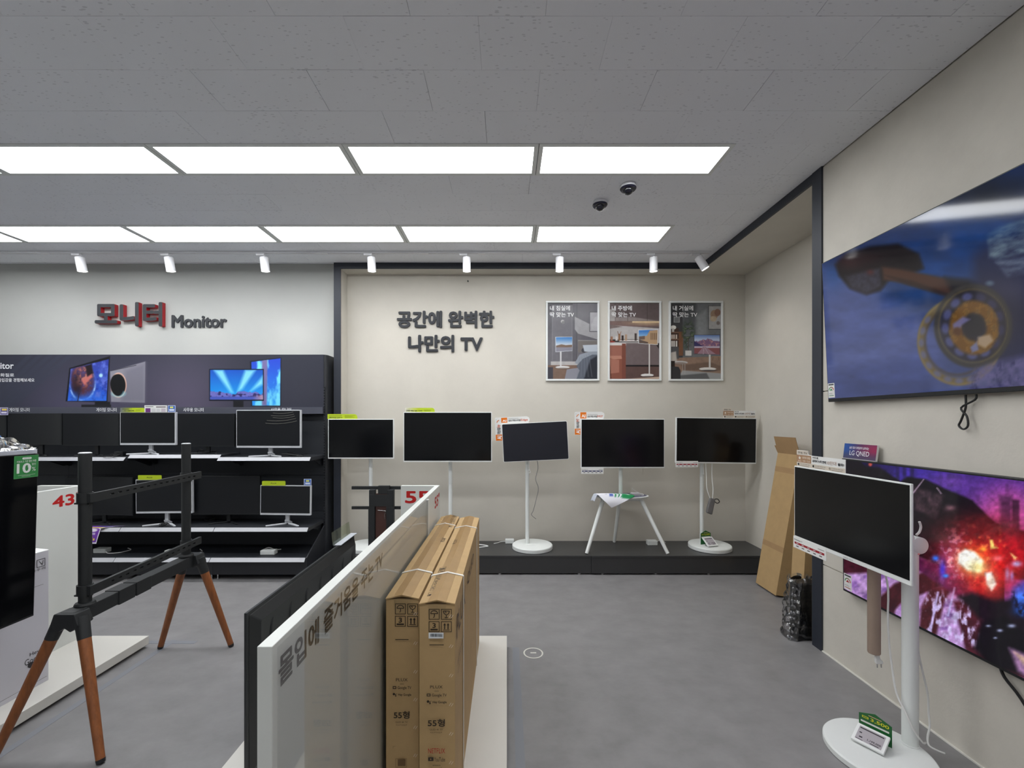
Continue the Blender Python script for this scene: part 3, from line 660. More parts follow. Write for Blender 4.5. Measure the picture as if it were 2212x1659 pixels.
# gaming monitor
c.poly([(150, 795), (238, 769), (232, 869), (142, 867)], (18, 18, 24), 1.2)
m = c.m_poly([(153, 797), (235, 776), (230, 866), (146, 866)], 1.5); c.vgrad(775, (52, 60, 150), 866, (36, 92, 214), m)
n = fbm(c.X / 14, c.Y / 14, 4); n2 = fbm(c.X / 6, c.Y / 7, 14); c.mix(m * np.clip((n - 0.5) * 4, 0, 1), (92, 110, 206)); c.mix(m * np.clip((n2 - 0.55) * 5, 0, 1) * 0.6, (28, 44, 140))
c.mix(m * c.m_ell(178, 822, 25, 34, 9, -0.12) * np.clip(0.75 + 1.2 * (n2 - 0.4), 0, 1), (84, 44, 52)); c.mix(m * c.m_ell(181, 812, 19, 22, 10) * np.clip((n2 - 0.42) * 5, 0, 1), (186, 118, 108)); c.mix(m * c.m_ell(166, 836, 9, 26, 8) * np.clip((n + 0.2), 0, 1), (24, 18, 28)); c.mix(m * c.m_poly([(184, 790), (198, 786), (202, 806), (190, 816)], 4), (30, 20, 28)); c.mix(m * c.m_poly([(176, 822), (198, 808), (200, 814), (182, 832)], 4), (196, 110, 104))
d_ = np.abs(np.hypot((c.X - 178) / 28, (c.Y - 826) / 39) - 1) * 28; c.mix(m * np.clip(1 - d_ / 3.2, 0, 1) * np.clip((c.Y - 800) / 40, 0, 1) * np.clip(0.2 + 2.2 * (n2 - 0.35), 0, 1), (168, 206, 252)); c.ell(218, 811, 4, 4, (170, 220, 240), 3); c.mix(m * np.clip((c.Y - 845) / 20, 0, 1) * 0.45, (60, 130, 240)); c.line((171, 850), (168, 866), 2, (30, 20, 40), 1.5, 0.8)
c.rect(205, 868, 238, 880, (24, 24, 30), 2); c.rect(176, 874, 240, 880, (30, 30, 36), 2)
c.poly([(238, 802), (314, 781), (313, 870), (240, 868)], (140, 138, 150), 1.5); c.poly([(270, 800), (314, 784), (313, 868), (262, 868)], (112, 110, 124), 12, 0.7); c.line((240, 801), (294, 789), 1.5, (60, 60, 70))
c.ell(256, 832, 16, 25, (14, 14, 18), 1.5, 1, -0.1); c.ring(256, 832, 16.5, 25.5, 2, (226, 180, 160), 1.5); c.mix(c.m_ell(256, 850, 16, 8, 3) * 0.5, (140, 214, 230)); c.ell(253, 832, 14.5, 23, (14, 14, 18), 1.5, 1, -0.1)
# office monitors
c.poly([(540, 780), (608, 772), (607, 877), (543, 877)], (20, 24, 40), 1.5); m = c.m_poly([(543, 782), (606, 774), (605, 876), (545, 876)], 1.2); c.vgrad(774, (40, 70, 200), 876, (40, 150, 240), m); c.mix(m * np.clip((fbm(c.X / 16, c.Y / 26, 11) - 0.5) * 5, 0, 1), (120, 220, 250)); c.mix(m * c.m_poly([(566, 776), (578, 774), (576, 876), (566, 876)], 4), (120, 110, 160))
c.rect(452, 797, 570, 866, (12, 14, 22), 1.2); m = c.m_poly([(454, 799), (568, 799), (568, 863), (454, 863)], 1)
c.vgrad(799, (24, 84, 190), 850, (30, 150, 235), m)
for pts in ([(498, 848), (462, 799), (482, 799), (504, 848)], [(512, 848), (530, 799), (552, 799), (524, 840)], [(540, 846), (568, 812), (568, 830)]): c.mix(m * c.m_poly(pts, 8) * 0.85, (150, 236, 250))
r = 847 + 8 * (fbm(c.X / 12, c.X * 0 + 2, 7) - 0.5) * 2; c.mix(m * np.clip((c.Y - r) / 1.5, 0, 1), (110, 110, 190)); c.mix(m * np.clip((c.Y - r) / 1.5, 0, 1) * np.clip((fbm(c.X / 5, c.Y / 4, 2) - 0.5) * 6, 0, 1), (50, 46, 100)); c.mix(m * np.clip((c.Y - 856) / 1.5, 0, 1), (72, 88, 180)); c.mix(m * np.clip((c.X - 545) / 25, 0, 1) * np.clip((c.Y - 852) / 4, 0, 1) * 0.8, (226, 170, 160))
c.rect(504, 866, 526, 880, (26, 26, 32), 2)
picture('print', c, np.stack([xx, np.full_like(xx, YH - 0.0006), yy], -1), t, M['print'])
p = Print((0, YH - 0.001, 0), (1, 0, 0), (0, 0, 1), 0.001); wt = rgb(226, 228, 232)
def hb(st, a, b, top, bot, bold, yy_=YH): p.text(st, X(a, yy_), Z(bot, yy_), X(b, yy_), Z(top, yy_), wt, bold)
hb('Monitor', -34, 30, 783, 797, 0.02); p = p.flush('lettering', t); hb('성과 화질로', -22, 31, 806.5, 814, 0.02); p = p.flush('lettering', t); hb('은 몰입감을 경험해보세요', -14, 75, 817, 825, 0.02)
p.build('lettering', t)
p = Print((0, YH - 0.031, 0), (1, 0, 0), (0, 0, 1), 0.0005)
for st, a in (('게이밍 모니터', 20), ('게이밍 모니터', 208), ('사무용 모니터', 396), ('사무용 모니터', 585)): hb(st, a, a + 44, 881, 889.5, 0.02, YH - 0.031); p = p.flush('lettering', t)

# ---- monitors
def yaw_pts(mb, cx, cy, a): return mb.xf(rotabout((cx, cy, 0), 'Z', a)) if a else mb
def monitor(px0, px1, py0, py1, Y, zs, kind, lab, roll=0.0, yaw=0.0, curved=False):
    x0, x1, z1, z0 = X(px0, Y), X(px1, Y), Z(py0, Y), Z(py1, Y); cx = (x0 + x1) / 2
    t = thing('computer_monitor', lab, 'monitor', (cx, Y + 0.06, zs))
    tf = rotabout((cx, Y, 0), 'Z', yaw) @ rotabout((cx, Y, (z0 + z1) / 2), 'Y', roll)
    wh = kind == 'white'; bz = 0.008 if wh else 0.006; bb = 0.022 if wh else 0.014
    fm, sm = (M['silver'], M['monitor_dark']) if wh else (M['black'], M['monitor_dark'])
    if curved:
        def arc(d, u): return Y + d - 0.035 * (1 - (2 * u - 1) ** 2) * -1
        g = MB(); n = 14; sag = lambda u: 0.03 * (1 - (2 * u - 1) ** 2)
        for za, zb, da, db, nm, m_ in ((z0, z1, 0.0, 0.03, 'shell', fm), (z0 + bb, z1 - bz, -0.0012, 0.0, 'screen', sm)):
            g = MB(); e = 0 if nm == 'shell' else bz
            fr = [(x0 + e + (x1 - x0 - 2 * e) * k / n, Y + da + sag(k / n)) for k in range(n + 1)]; bk = [(x, y + db - da) for x, y in fr][::-1]
            g.prism([(x, y, za) for x, y in fr + bk], (0, 0, zb - za)).xf(tf).build(nm, m_, t, smooth=True)
        off = 0.05
    else:
        MB().box(x0, Y, z0, x1, Y + 0.03, z1).xf(tf).build('shell', fm, t, bevel=0.003)
        MB().box(x0 + bz, Y - 0.001, z0 + bb, x1 - bz, Y + 0.005, z1 - bz).xf(tf).build('screen', sm, t)
        off = 0.03
    zc = z0 + 0.1
    MB().box(cx - 0.11, Y + off - 0.002, zc - 0.05, cx + 0.11, Y + off + 0.03, zc + 0.12).xf(tf).build('back_housing', fm, t, bevel=0.01)
    st = M['silver'] if wh else M['black']
    MB().box(cx - 0.02, Y + off + 0.005, zs + 0.012, cx + 0.02, Y + off + 0.028, zc + 0.02).build('neck', st, t, bevel=0.003)
    if wh:
        for s_ in (-1, 1):
            MB().prism([(cx + s_ * 0.0, Y + off + 0.03, zs), (cx + s_ * 0.015, Y + off - 0.005, zs), (cx + s_ * 0.16, Y - 0.075, zs), (cx + s_ * 0.172, Y - 0.062, zs), (cx + s_ * 0.03, Y + off + 0.03, zs)], (0, 0, 0.012)).build('foot', st, t, bevel=0.003)
            MB().obox((cx + s_ * 0.012, Y + off, zs + 0.008), (s_ * 0.14, -0.095, -0.002), (s_ * 0.006, 0.01, 0), (0, 0, 0.007)).build('foot_rib', st, t)
        MB().prism([(cx - 0.04, Y + off + 0.03, zs + 0.01), (cx - 0.02, Y + off - 0.005, zs + 0.035), (cx + 0.02, Y + off - 0.005, zs + 0.035), (cx + 0.04, Y + off + 0.03, zs + 0.01)], (0, 0.0, 0.012)).build('neck_base', st, t)
    else:
        for s_ in (-1, 1): MB().obox((cx + s_ * 0.01, Y + off + 0.02, zs), (s_ * 0.13, -0.11, 0), (s_ * 0.014, 0.016, 0), (0, 0, 0.014)).build('foot', st, t, bevel=0.003)
    return t
YM = 4.47
monitor(-92, 12, 893, 961, YM, ZT, 'dark', 'dark monitor with the purple and yellow tag, on the upper shelf')
monitor(17, 134, 893, 961, YM + 0.01, ZT, 'dark', 'dark frameless monitor on the upper shelf behind the silver film', curved=True)
monitor(136, 258, 893, 963, YM + 0.01, ZT, 'dark', 'dark curved monitor on the upper shelf beside the white monitor with three cards', curved=True)
monitor(259, 379, 890, 961.5, YM, ZT + 0.022, 'white', 'white monitor with green, white and blue cards on the upper shelf')
monitor(381, 506, 893, 965, YM + 0.035, ZT + 0.022, 'dark', 'dark monitor between the two white monitors on the upper shelf')
M5 = monitor(508, 651, 885.5, 967.5, YM - 0.02, ZT, 'white', 'large monitor with white chin and peeling film lines on the upper shelf', yaw=-0.05)
p = Print((0, YM - 0.026, 0), (1, 0, 0), (0, 0, 1), 0.008)
for k, (a, b) in enumerate(((590, 889), (586, 894.5), (590, 899), (577, 905), (574, 911))):
    pts = [(X(a + (646 - a) * u, YM - 0.03), Z(b + 3 - 6 * u * u + 2.2 * math.sin(u * 3.1), YM - 0.03)) for u in [q / 8 for q in range(9)]]
    for q in range(8): p.line(pts[q], pts[q + 1], 0.0035, rgb(120, 118, 112))
o = p.build('film_crease', M5)
monitor(140, 287, 1031, 1114, YM - 0.03, ZM, 'dark', 'dark curved monitor on the middle shelf behind the purple flyer', curved=True)
monitor(293, 415, 1035.5, 1109, YM - 0.06, ZM, 'white', 'white monitor on the middle shelf with only a green card', roll=-0.01)
monitor(416, 561, 1028, 1112, YM, ZM, 'dark', 'dark monitor on the middle shelf between the two white monitors')
monitor(562, 671, 1048.5, 1113, YM - 0.06, ZM, 'white', 'small white monitor with green and blue cards at the middle shelf end', roll=0.012)
# ---- cards on monitors
def rcorner(u0, v0, u1, v1, r, which=(1, 1, 1, 1), n=5):
    """rounded rectangle outline; which = bl, br, tr, tl"""
    out = []
    for (cx, cy, a0, w) in ((u0, v0, math.pi, which[0]), (u1, v0, 1.5 * math.pi, which[1]), (u1, v1, 0, which[2]), (u0, v1, 0.5 * math.pi, which[3])):
        if not w: out.append((cx, cy)); continue
        ox = cx + (r if cx == u0 else -r); oy = cy + (r if cy == v0 else -r)
        out += [(ox + r * math.cos(a0 + k * math.pi / 2 / n), oy + r * math.sin(a0 + k * math.pi / 2 / n)) for k in range(n + 1)]
    return out
GREEN_C, LIME = rgb(50, 136, 66), rgb(186, 208, 34)
def card(name, lab, cat, px0, px1, py0, py1, Y, base, r=0.0, which=(0, 0, 1, 1), art=None, group=None):
    x0, x1, z0, z1 = X(px0, Y), X(px1, Y), Z(py1, Y), Z(py0, Y)
    t = thing(name, lab, cat, ((x0 + x1) / 2, Y, z0), group)
    out = rcorner(x0, z0, x1, z1, r, which) if r else [(x0, z0), (x1, z0), (x1, z1), (x0, z1)]
    MB().prism([(a, Y, b) for a, b in out], (0, 0.0025, 0)).build('card', base, t)
    if art:
        p = Print((x0, Y, z0), (1, 0, 0), (0, 0, 1), 0.0005); art(p, x1 - x0, z1 - z0); p.build('print', t)
    return t
LIMEM = mat('lime_card', LIME, 0.45); WHITEC = mat('white_card', rgb(228, 228, 226), 0.45); BLUEC = mat('blue_card', rgb(38, 92, 178), 0.45); PURC = mat('purple_card', rgb(92, 84, 140), 0.45); ORG = rgb(224, 118, 28); INK = rgb(40, 40, 42)
def a_lime(p, w, h): p.text('PLUX', w * .38, h * .35, w * .62, h * .62, INK, 0.02)
def a_limetop(p, w, h):
    for k in range(6): p.rect(w * (.0 + .08 * k), 0.001, w * (.08 + .08 * k), h, rgb(120 + 11 * k, 126 + 13 * k, 118 - 13 * k))
    p.text('크고 시원한 화면', w * .15, h * .2, w * .57, h * .5, INK, 0.03); p.rect(w * .08, h * .7, w * .37, h * .8, INK); p.rect(w * .64, h * .55, w * .86, h * .61, rgb(120, 136, 30)); p.rect(w * .64, h * .35, w * .84, h * .41, rgb(120, 136, 30))
def a_blue(p, w, h): p.frame(0, 0, w, h, w * .07, rgb(206, 214, 240)); p.rect(w * .28, h * .58, w * .72, h * .82, rgb(222, 224, 120)); p.rect(w * .18, h * .18, w * .84, h * .46, rgb(216, 226, 244))
def a_spec(p, w, h):
    p.rect(w * .05, 0, w * .27, h * .58, rgb(110, 58, 122)); p.rect(w * .04, h * .76, w * .4, h * .86, rgb(120, 120, 122)); p.rect(w * .52, h * .7, w * .95, h * .82, rgb(78, 62, 72)); p.rect(w * .75, h * .04, w * .95, h * .55, rgb(196, 186, 196))
    for k in range(4): p.rect(w * .32, h * (.1 + .12 * k), w * .5, h * (.14 + .12 * k), rgb(176, 176, 186)); p.rect(w * .54, h * (.1 + .12 * k), w * .7, h * (.14 + .12 * k), rgb(176, 176, 186))
card('promo_card', 'lime green slip card on the white upper-shelf monitor', 'card', 260, 312, 881, 890.5, YM - 0.004, LIMEM, 0.02, (0, 0, 1, 0), a_limetop)
card('spec_card', 'white spec card with purple box on the upper-shelf monitor', 'card', 312, 360.5, 875.5, 890.5, YM - 0.004, WHITEC, 0, art=a_spec)
card('promo_card', 'blue square tag on the corner of the white upper-shelf monitor', 'card', 362.5, 379, 875.5, 890.5, YM - 0.006, BLUEC, 0.008, (0, 0, 1, 1), a_blue)
card('promo_card', 'purple and yellow square tag under the gaming monitor label', 'card', 0, 17.5, 880.5, 896.5, YM - 0.006, PURC, 0.008, (1, 1, 1, 1), lambda p, w, h: (p.frame(0, 0, w, h, w * .06, rgb(216, 210, 236)), p.rect(w * .24, h * .6, w * .84, h * .84, rgb(224, 200, 96)), p.rect(w * .16, h * .22, w * .84, h * .44, rgb(220, 216, 236))))
card('promo_card', 'lime green brand card behind the black easel bar', 'card', 298, 349, 1026.5, 1036.5, YM - 0.064, LIMEM, 0.01, (0, 0, 1, 1), a_lime)
card('promo_card', 'lime green brand card on the small white monitor', 'card', 566, 616.5, 1039, 1049, YM - 0.064, LIMEM, 0.01, (0, 0, 1, 1), a_lime)
card('promo_card', 'blue square tag on the small white middle-shelf monitor', 'card', 656.5, 672.5, 1034.5, 1049, YM - 0.064, BLUEC, 0.008, (0, 0, 1, 1), a_blue)
# ---- flyer draped over the shelf edge
t = thing('sale_flyer', 'purple sale flyer hanging over the middle shelf edge', 'flyer', (X(222, 4.27), 4.3, ZM))
def fly(u, v):
    x = X(193 + 33 * u + 20 * v * u, 4.28); s_ = 1 - v
    if s_ < 0.55: return (X(190 + 34 * u + 36 * u * (1 - s_ / 0.55), 4.3), 4.252 + 0.105 * (0.55 - s_) / 0.55, ZM + 0.003 + 0.006 * math.sin(3.14 * s_ / 0.55))
    k = (s_ - 0.55) / 0.45
    return (X(190 + 34 * u - 8 * u * k, 4.28), 4.252 - 0.012 * math.sin(1.57 * k), ZM + 0.003 - 0.15 * k)
def paper(name, fn, nu, nv, cfn, parent):
    u, v = np.meshgrid(np.linspace(0, 1, nu), np.linspace(0, 1, nv)); P = np.array([[fn(a, b) for a in np.linspace(0, 1, nu)] for b in np.linspace(0, 1, nv)])
    c = Canvas(u, v); cfn(c); o = picture(name, c, P, parent, M['print'])
    md = o.modifiers.new('solid', 'SOLIDIFY'); md.thickness = 0.0008; return o
def fly_art(c):
    c.fill((112, 62, 164)); c.rect(0, 0.5, 1, 0.62, (190, 176, 60), 0.02); c.rect(0.4, 0.66, 1, 0.9, (60, 52, 120), 0.03)
    c.ell(0.52, 0.4, 0.28, 0.05, (232, 226, 240), 0.02); c.rect(0.2, 0.27, 0.72, 0.32, (200, 190, 216), 0.01); c.rect(0, 0, 1, 0.04, (240, 240, 244), 0.01); c.rect(0.94, 0, 1, 1, (240, 240, 244), 0.02)
    for x_ in (0.05, 0.34): c.ring(x_ + 0.1, 0.16, 0.12, 0.055, 0.05, (240, 220, 80), 0.015)
    c.rect(0.66, 0.1, 0.78, 0.16, (240, 220, 80), 0.02)
paper('sheet', fly, 50, 60, fly_art, t)
# ---- power adapters with cords
def adapter(lab, px, py, Y, zb, w, cord, m='white_soft', hgt=0.045, dep=0.07, cm='cord_white'):
    x = X(px, Y); t = thing('power_adapter', lab, 'adapter', (x, Y, zb))
    MB().box(x - w / 2, Y - dep / 2, zb, x + w / 2, Y + dep / 2, zb + hgt).build('brick', M[m], t, bevel=0.006)
    MB().tube([(x + a, Y + b, zb + c_) for a, b, c_ in cord], 0.004).build('cord', M[cm], t, smooth=True)
adapter('white power adapter on the bottom deck under the purple flyer', 221, 1176, 4.42, ZL, 0.13, [(0.06, -0.02, 0.02), (0.1, -0.05, 0.006), (0.2, -0.04, 0.006), (0.24, 0.06, 0.006), (0.16, 0.12, 0.006)])
adapter('white power adapter on the bottom deck behind the easel post', 375, 1183, 4.36, ZL, 0.14, [(0.06, 0, 0.02), (0.14, 0.0, 0.012), (0.22, 0.0, 0.006), (0.25, 0.06, 0.006), (0.17, 0.14, 0.006)])
adapter('white power adapter on the bottom deck near the shelf end', 581, 1180, 4.36, ZL, 0.145, [(-0.06, 0.02, 0.02), (-0.1, 0.06, 0.02), (-0.07, 0.12, 0.03), (0.0, 0.12, 0.01), (0.05, 0.14, 0.006)])
def cords(lab, pts, r=0.003, m='cord_black', name='loose_cable'):
    o = MB().tube(pts, r).build(name, M[m], smooth=True); return tag(loose(o), lab, 'cable')
R = random.Random(3)
for i, (a, b, zs, y0, lab) in enumerate(((232, 262, ZT, 4.40, 'tangled black cable beside the white upper monitor stand'), (425, 470, ZT + 0.022, 4.63, 'black cable coiled under the dark upper-shelf monitor'), (610, 660, ZT, 4.44, 'black cable coil behind the large white-chinned monitor'), (440, 470, ZM, 4.62, 'black cable heap on the middle shelf between white monitors'), (342, 366, ZM, 4.345, 'black cable loops between the feet of the middle white monitor'))):
    pts = [(X(a + (b - a) * (0.5 + 0.5 * math.cos(k * 1.7 + i)), y0), y0 + (0.022 if i == 4 else (0.045 if i in (1, 3) else 0.07)) * math.sin(k * 1.3 + i), zs + 0.006 + 0.035 * (R.random() if k % 3 else 0.0)) for k in range(11)]
    pts[0] = (pts[0][0], pts[0][1], zs + 0.004)
    cords(lab, pts, 0.0035)
MB_ = MB().box(X(250, 4.5), 4.48, ZT, X(268, 4.5), 4.53, ZT + 0.05).build('power_brick', M['black'], bevel=0.004); tag(loose(MB_), 'black power brick on the upper shelf beside the tangled cable', 'adapter')

# ================================================================== ALCOVE PLATFORM AND PORTABLE TELEVISIONS
PZ, PY = 0.20, 4.40
for x0, x1, dy, lab in ((-1.85, 0.872, 0.006, 'long low black display platform section under the alcove lettering'), (0.874, XN - 0.002, 0.0, 'low black display platform section under the three posters')):
    t = thing('display_platform', lab, 'platform', ((x0 + x1) / 2, 4.67, 0))
    MB().box(x0, PY + dy, PZ - 0.02, x1, YB - 0.004, PZ).build('top_panel', M['platform_black'], t, bevel=0.0015)
    MB().box(x0, PY + dy + 0.004, 0.016, x1, PY + dy + 0.022, PZ - 0.02).build('front_panel', M['platform_black'], t)
    MB().box(x0, PY + dy + 0.022, 0.02, x0 + 0.018, YB - 0.006, PZ - 0.02).box(x1 - 0.018, PY + dy + 0.022, 0.02, x1, YB - 0.006, PZ - 0.02).build('side_panels', M['platform_black'], t)
    for k in range(4):
        fx = x0 + 0.12 + (x1 - x0 - 0.24) * k / 3
        for fy in (PY + 0.035, YB - 0.08): MB().lathe([(0.018, 0), (0.018, 0.012), (0.008, 0.014), (0.008, 0.18)], (fx, fy, 0), 14).build('foot', M['chrome'], t, smooth=True)

def panel_tv(t, x0, x1, z0, z1, Y, frame, screen, bz=0.008, bb=0.014, th=0.035, tf=None, roundc=0.0):
    tf = tf or Matrix.Identity(4)
    if roundc:
        o = rcorner(x0, z0, x1, z1, roundc)
        MB().prism([(a, Y, b) for a, b in o], (0, th, 0)).xf(tf).build('frame', frame, t, bevel=0.002)
        o = rcorner(x0 + bz, z0 + bb, x1 - bz, z1 - bz, roundc * 0.7)
        MB().prism([(a, Y - 0.001, b) for a, b in o], (0, 0.004, 0)).xf(tf).build('screen', screen, t)
    else:
        MB().box(x0, Y, z0, x1, Y + th, z1).xf(tf).build('frame', frame, t, bevel=0.0025)
        MB().box(x0 + bz, Y - 0.001, z0 + bb, x1 - bz, Y + 0.004, z1 - bz).xf(tf).build('screen', screen, t)
def round_base(t, cx, cy, zb, r=0.22, h=0.045, m=None):
    MB().lathe([(r - 0.01, 0), (r, 0.004), (r, h - 0.008), (r - 0.006, h - 0.001), (r - 0.012, h), (0.001, h)], (cx, cy, zb), 72).build('base', m or M['white_soft'], t, smooth=True)
TVY = 4.60
def portable(lab, px0, px1, py0, py1, pole_px, base_px, screen, roll=0.0, yaw=0.0, bz=0.008, bb=0.014, roundc=0.0):
    x0, x1, z1, z0 = X(px0, TVY), X(px1, TVY), Z(py0, TVY), Z(py1, TVY); xc, zc = (x0 + x1) / 2, (z0 + z1) / 2
    bx, by = X(base_px, 4.67), 4.67; pxx = X(pole_px, 4.70)
    t = thing('portable_television', lab, 'television', (bx, by, PZ), 'portable televisions along the alcove')
    tf = rotabout((xc, TVY, zc), 'Z', yaw) @ rotabout((xc, TVY, zc), 'Y', roll)
    panel_tv(t, x0, x1, z0, z1, TVY, M['white'], screen, bz, bb, 0.03, tf, roundc)
    MB().box(pxx - 0.06, TVY + 0.028, zc - 0.07, pxx + 0.06, 4.69, zc + 0.05).build('mount', M['white_soft'], t, bevel=0.008)
    MB().cyl((pxx, 4.70, PZ + 0.04), (pxx, 4.70, zc + 0.02), 0.021, 0.021, 24).build('pole', M['white_soft'], t, smooth=True)
    round_base(t, bx, by, PZ)
    MB().box(pxx - 0.012, 4.60, PZ + 0.0445, pxx + 0.09, 4.612, PZ + 0.047).build('base_slot', M['white'], t)
    return t
portable('small white-framed television on a round-base stand beside the dark alcove jamb', 708.5, 850.5, 905, 991, 801, 795, M['screen'])
portable('wide white-framed television on a pole stand behind the brown cartons', 871.5, 1062.5, 890, 998, 973, 968, M['screen'])
tv3 = portable('slightly tilted small television with white back on a round-base stand', 1085.5, 1227, 912.5, 995.5, 1139, 1150, M['screen_matte'], roll=-0.05, yaw=-0.02, bz=0.005, bb=0.006, roundc=0.016)
tv5 = portable('white-framed television on a round base holding a price tag', 1460.5, 1634, 902.5, 1001, 1516, 1533, M['screen'], roll=0.012, bz=0.007, bb=0.013)
# television on a three-legged table stand
x0, x1, z1, z0 = X(1255, TVY), X(1435.5, TVY), Z(905, TVY), Z(1011, TVY)
t = thing('portable_television', 'white-framed television on a three-legged stand with a round tray', 'television', (1.25, 4.65, PZ), 'portable televisions along the alcove')
panel_tv(t, x0, x1, z0, z1, TVY, M['white'], M['screen'], 0.007, 0.012)
MB().box(1.17, TVY + 0.03, 1.3, 1.32, 4.69, 1.45).build('mount', M['white_soft'], t, bevel=0.008)
MB().cyl((1.255, 4.70, 0.75), (1.255, 4.70, 1.38), 0.021, n=24).build('pole', M['white_soft'], t, smooth=True)
ty, tz = 4.655, 0.765
MB().lathe([(0.001, -0.012), (0.26, -0.012), (0.285, 0.0), (0.292, 0.012), (0.285, 0.016), (0.001, 0.016)], (1.255, ty, tz), 64).xf(Matrix.Translation((1.255, ty, 0)) @ Matrix.Diagonal((1, 0.5, 1, 1)) @ Matrix.Translation((-1.255, -ty, 0))).build('tray', M['white_soft'], t, smooth=True)
MB().lathe([(0.001, 0.016), (0.27, 0.016), (0.27, 0.019), (0.001, 0.019)], (1.255, ty, tz), 64).xf(Matrix.Translation((1.255, ty, 0)) @ Matrix.Diagonal((1, 0.5, 1, 1)) @ Matrix.Translation((-1.255, -ty, 0))).build('tray_pad', M['tray'], t)
MB().box(1.03, ty - 0.03, tz - 0.045, 1.48, ty + 0.05, tz - 0.012).build('tray_bracket', M['white_soft'], t, bevel=0.01)
for a, b in (((1.05, ty - 0.02, tz - 0.015), (0.835, 4.462, PZ + 0.006)), ((1.455, ty - 0.02, tz - 0.015), (1.685, 4.462, PZ + 0.006)), ((1.252, 4.73, tz - 0.02), (1.236, 4.90, PZ + 0.004))):
    a, b = Vector(a), Vector(b)
    l = MB().cyl(b, a, 0.018, 0.022, 20).build('leg', M['white_soft'], t, smooth=True)
    k = a.lerp(b, 0.1); k2 = a.lerp(b, 0.125); MB().cyl(k, k2, 0.0235, n=20).build('collar', M['white_soft'], l, smooth=True)
# flyer draped over the tray
t = thing('sale_flyer', 'white and green flyer draped over the round tray', 'flyer', (1.1, 4.5, tz))
def drape(u, v):
    """v < 0.4: triangle hanging in front of the tray edge; beyond: the part lying on the tray"""
    A = V3(X(1321, 4.47), 4.47, Z(1097, 4.47))
    L, R_ = V3(X(1291, 4.50), 4.50, Z(1068.5, 4.50)), V3(X(1372, 4.52), 4.52, Z(1071, 4.52))
    f = L.lerp(R_, u) + V3(0, 0, 0.012 * math.sin(3.14 * u))
    bk = V3(X(1282, 4.65), 4.65, tz + 0.03).lerp(V3(X(1352, 4.665), 4.665, tz + 0.024), u)
    if v < 0.4:
        k = v / 0.4; p_ = A.lerp(f, k); p_.y -= 0.02 * math.sin(3.14 * k); return p_
    k = (v - 0.4) / 0.6; p_ = f.lerp(bk, k); p_.z += 0.010 * math.sin(3.14 * k); return p_
def dr_art(c):
    c.fill((232, 232, 240)); c.poly([(0.72, 0.3), (1.1, 0.3), (1.1, 1.1), (0.62, 1.1)], (36, 140, 82), 0.02)
    for k in range(3): c.poly([(0.46 + 0.1 * k, 0.32), (0.51 + 0.1 * k, 0.32), (0.49 + 0.1 * k, 0.95), (0.43 + 0.1 * k, 0.95)], (42, 146, 92), 0.01)
    c.rect(0.82, 0.42, 0.86, 0.8, (226, 236, 232), 0.02); c.rect(0.7, 0.6, 0.95, 0.66, (226, 236, 232), 0.02)
    c.poly([(0.30, 0.34), (0.42, 0.34), (0.40, 0.5), (0.32, 0.5)], (84, 108, 186), 0.02); c.line((0.2, 0.4), (0.31, 0.42), 0.012, (150, 160, 190), 0.01); c.rect(0.02, 0.7, 0.3, 0.74, (196, 196, 210), 0.02)
paper('sheet', drape, 48, 48, dr_art, t)
def curl(u, v):
    a = drape(0.0, 0.4 + 0.6 * u); return (a[0] - 0.03 * v, a[1] + 0.02 * v, a[2] - 0.06 * v - 0.02 * v * v)
o = paper('sheet_fold', curl, 12, 10, lambda c: c.fill((196, 202, 216)), t)
t = thing('power_adapter', 'grey adapter with its coiled cord on the round tray', 'adapter', (1.39, 4.62, tz + 0.019))
MB().box(1.345, 4.59, tz + 0.019, 1.44, 4.65, tz + 0.049).build('brick', mat('grey_adapter', rgb(168, 166, 170), 0.4), t, bevel=0.005)
MB().tube([(1.43, 4.62, tz + 0.035), (1.47, 4.61, tz + 0.024), (1.485, 4.63, tz + 0.03), (1.46, 4.66, tz + 0.035), (1.42, 4.665, tz + 0.055), (1.38, 4.66, tz + 0.08), (1.37, 4.65, tz + 0.095)], 0.003).build('cord', M['cord_white'], t, smooth=True)
# adapters on the platform
adapter('white power adapter on the platform behind the three-legged stand', 1408, 1172, 4.80, PZ, 0.11, [(0.05, 0, 0.03), (0.09, 0.02, 0.04), (0.14, 0.03, 0.03), (0.17, 0.04, 0.006)], hgt=0.05)
adapter('white power adapter on the platform beside the tilted television base', 1101, 1166, 4.86, PZ, 0.10, [(-0.05, 0, 0.02), (-0.1, -0.01, 0.018), (-0.14, -0.02, 0.008), (-0.18, -0.04, 0.005)], hgt=0.045)
cords('white cable end on the black platform beside the cartons', [(X(1032, 4.66), 4.66, PZ + 0.005), (X(1048, 4.70), 4.70, PZ + 0.006), (X(1054, 4.72), 4.72, PZ + 0.006), (X(1045, 4.76), 4.76, PZ + 0.005), (X(1028, 4.8), 4.80, PZ + 0.005)], 0.006, 'cord_white')
cords('thin grey cable trailing beside the tilted television pole', [(X(a, 4.632), 4.632, Z(b, 4.632)) for a, b in ((1160, 992), (1162, 1012), (1157, 1035), (1163, 1055), (1158, 1080), (1152, 1103), (1148, 1112), (1158, 1121))], 0.0035, 'cord_grey')
cords('short white cable looped behind the tilted television', [(X(a, 4.632), 4.632, Z(b, 4.632)) for a, b in ((1143, 990), (1143, 1012), (1146, 1020), (1142, 1021), (1141, 1016), (1145, 1014))], 0.0035, 'cord_white')
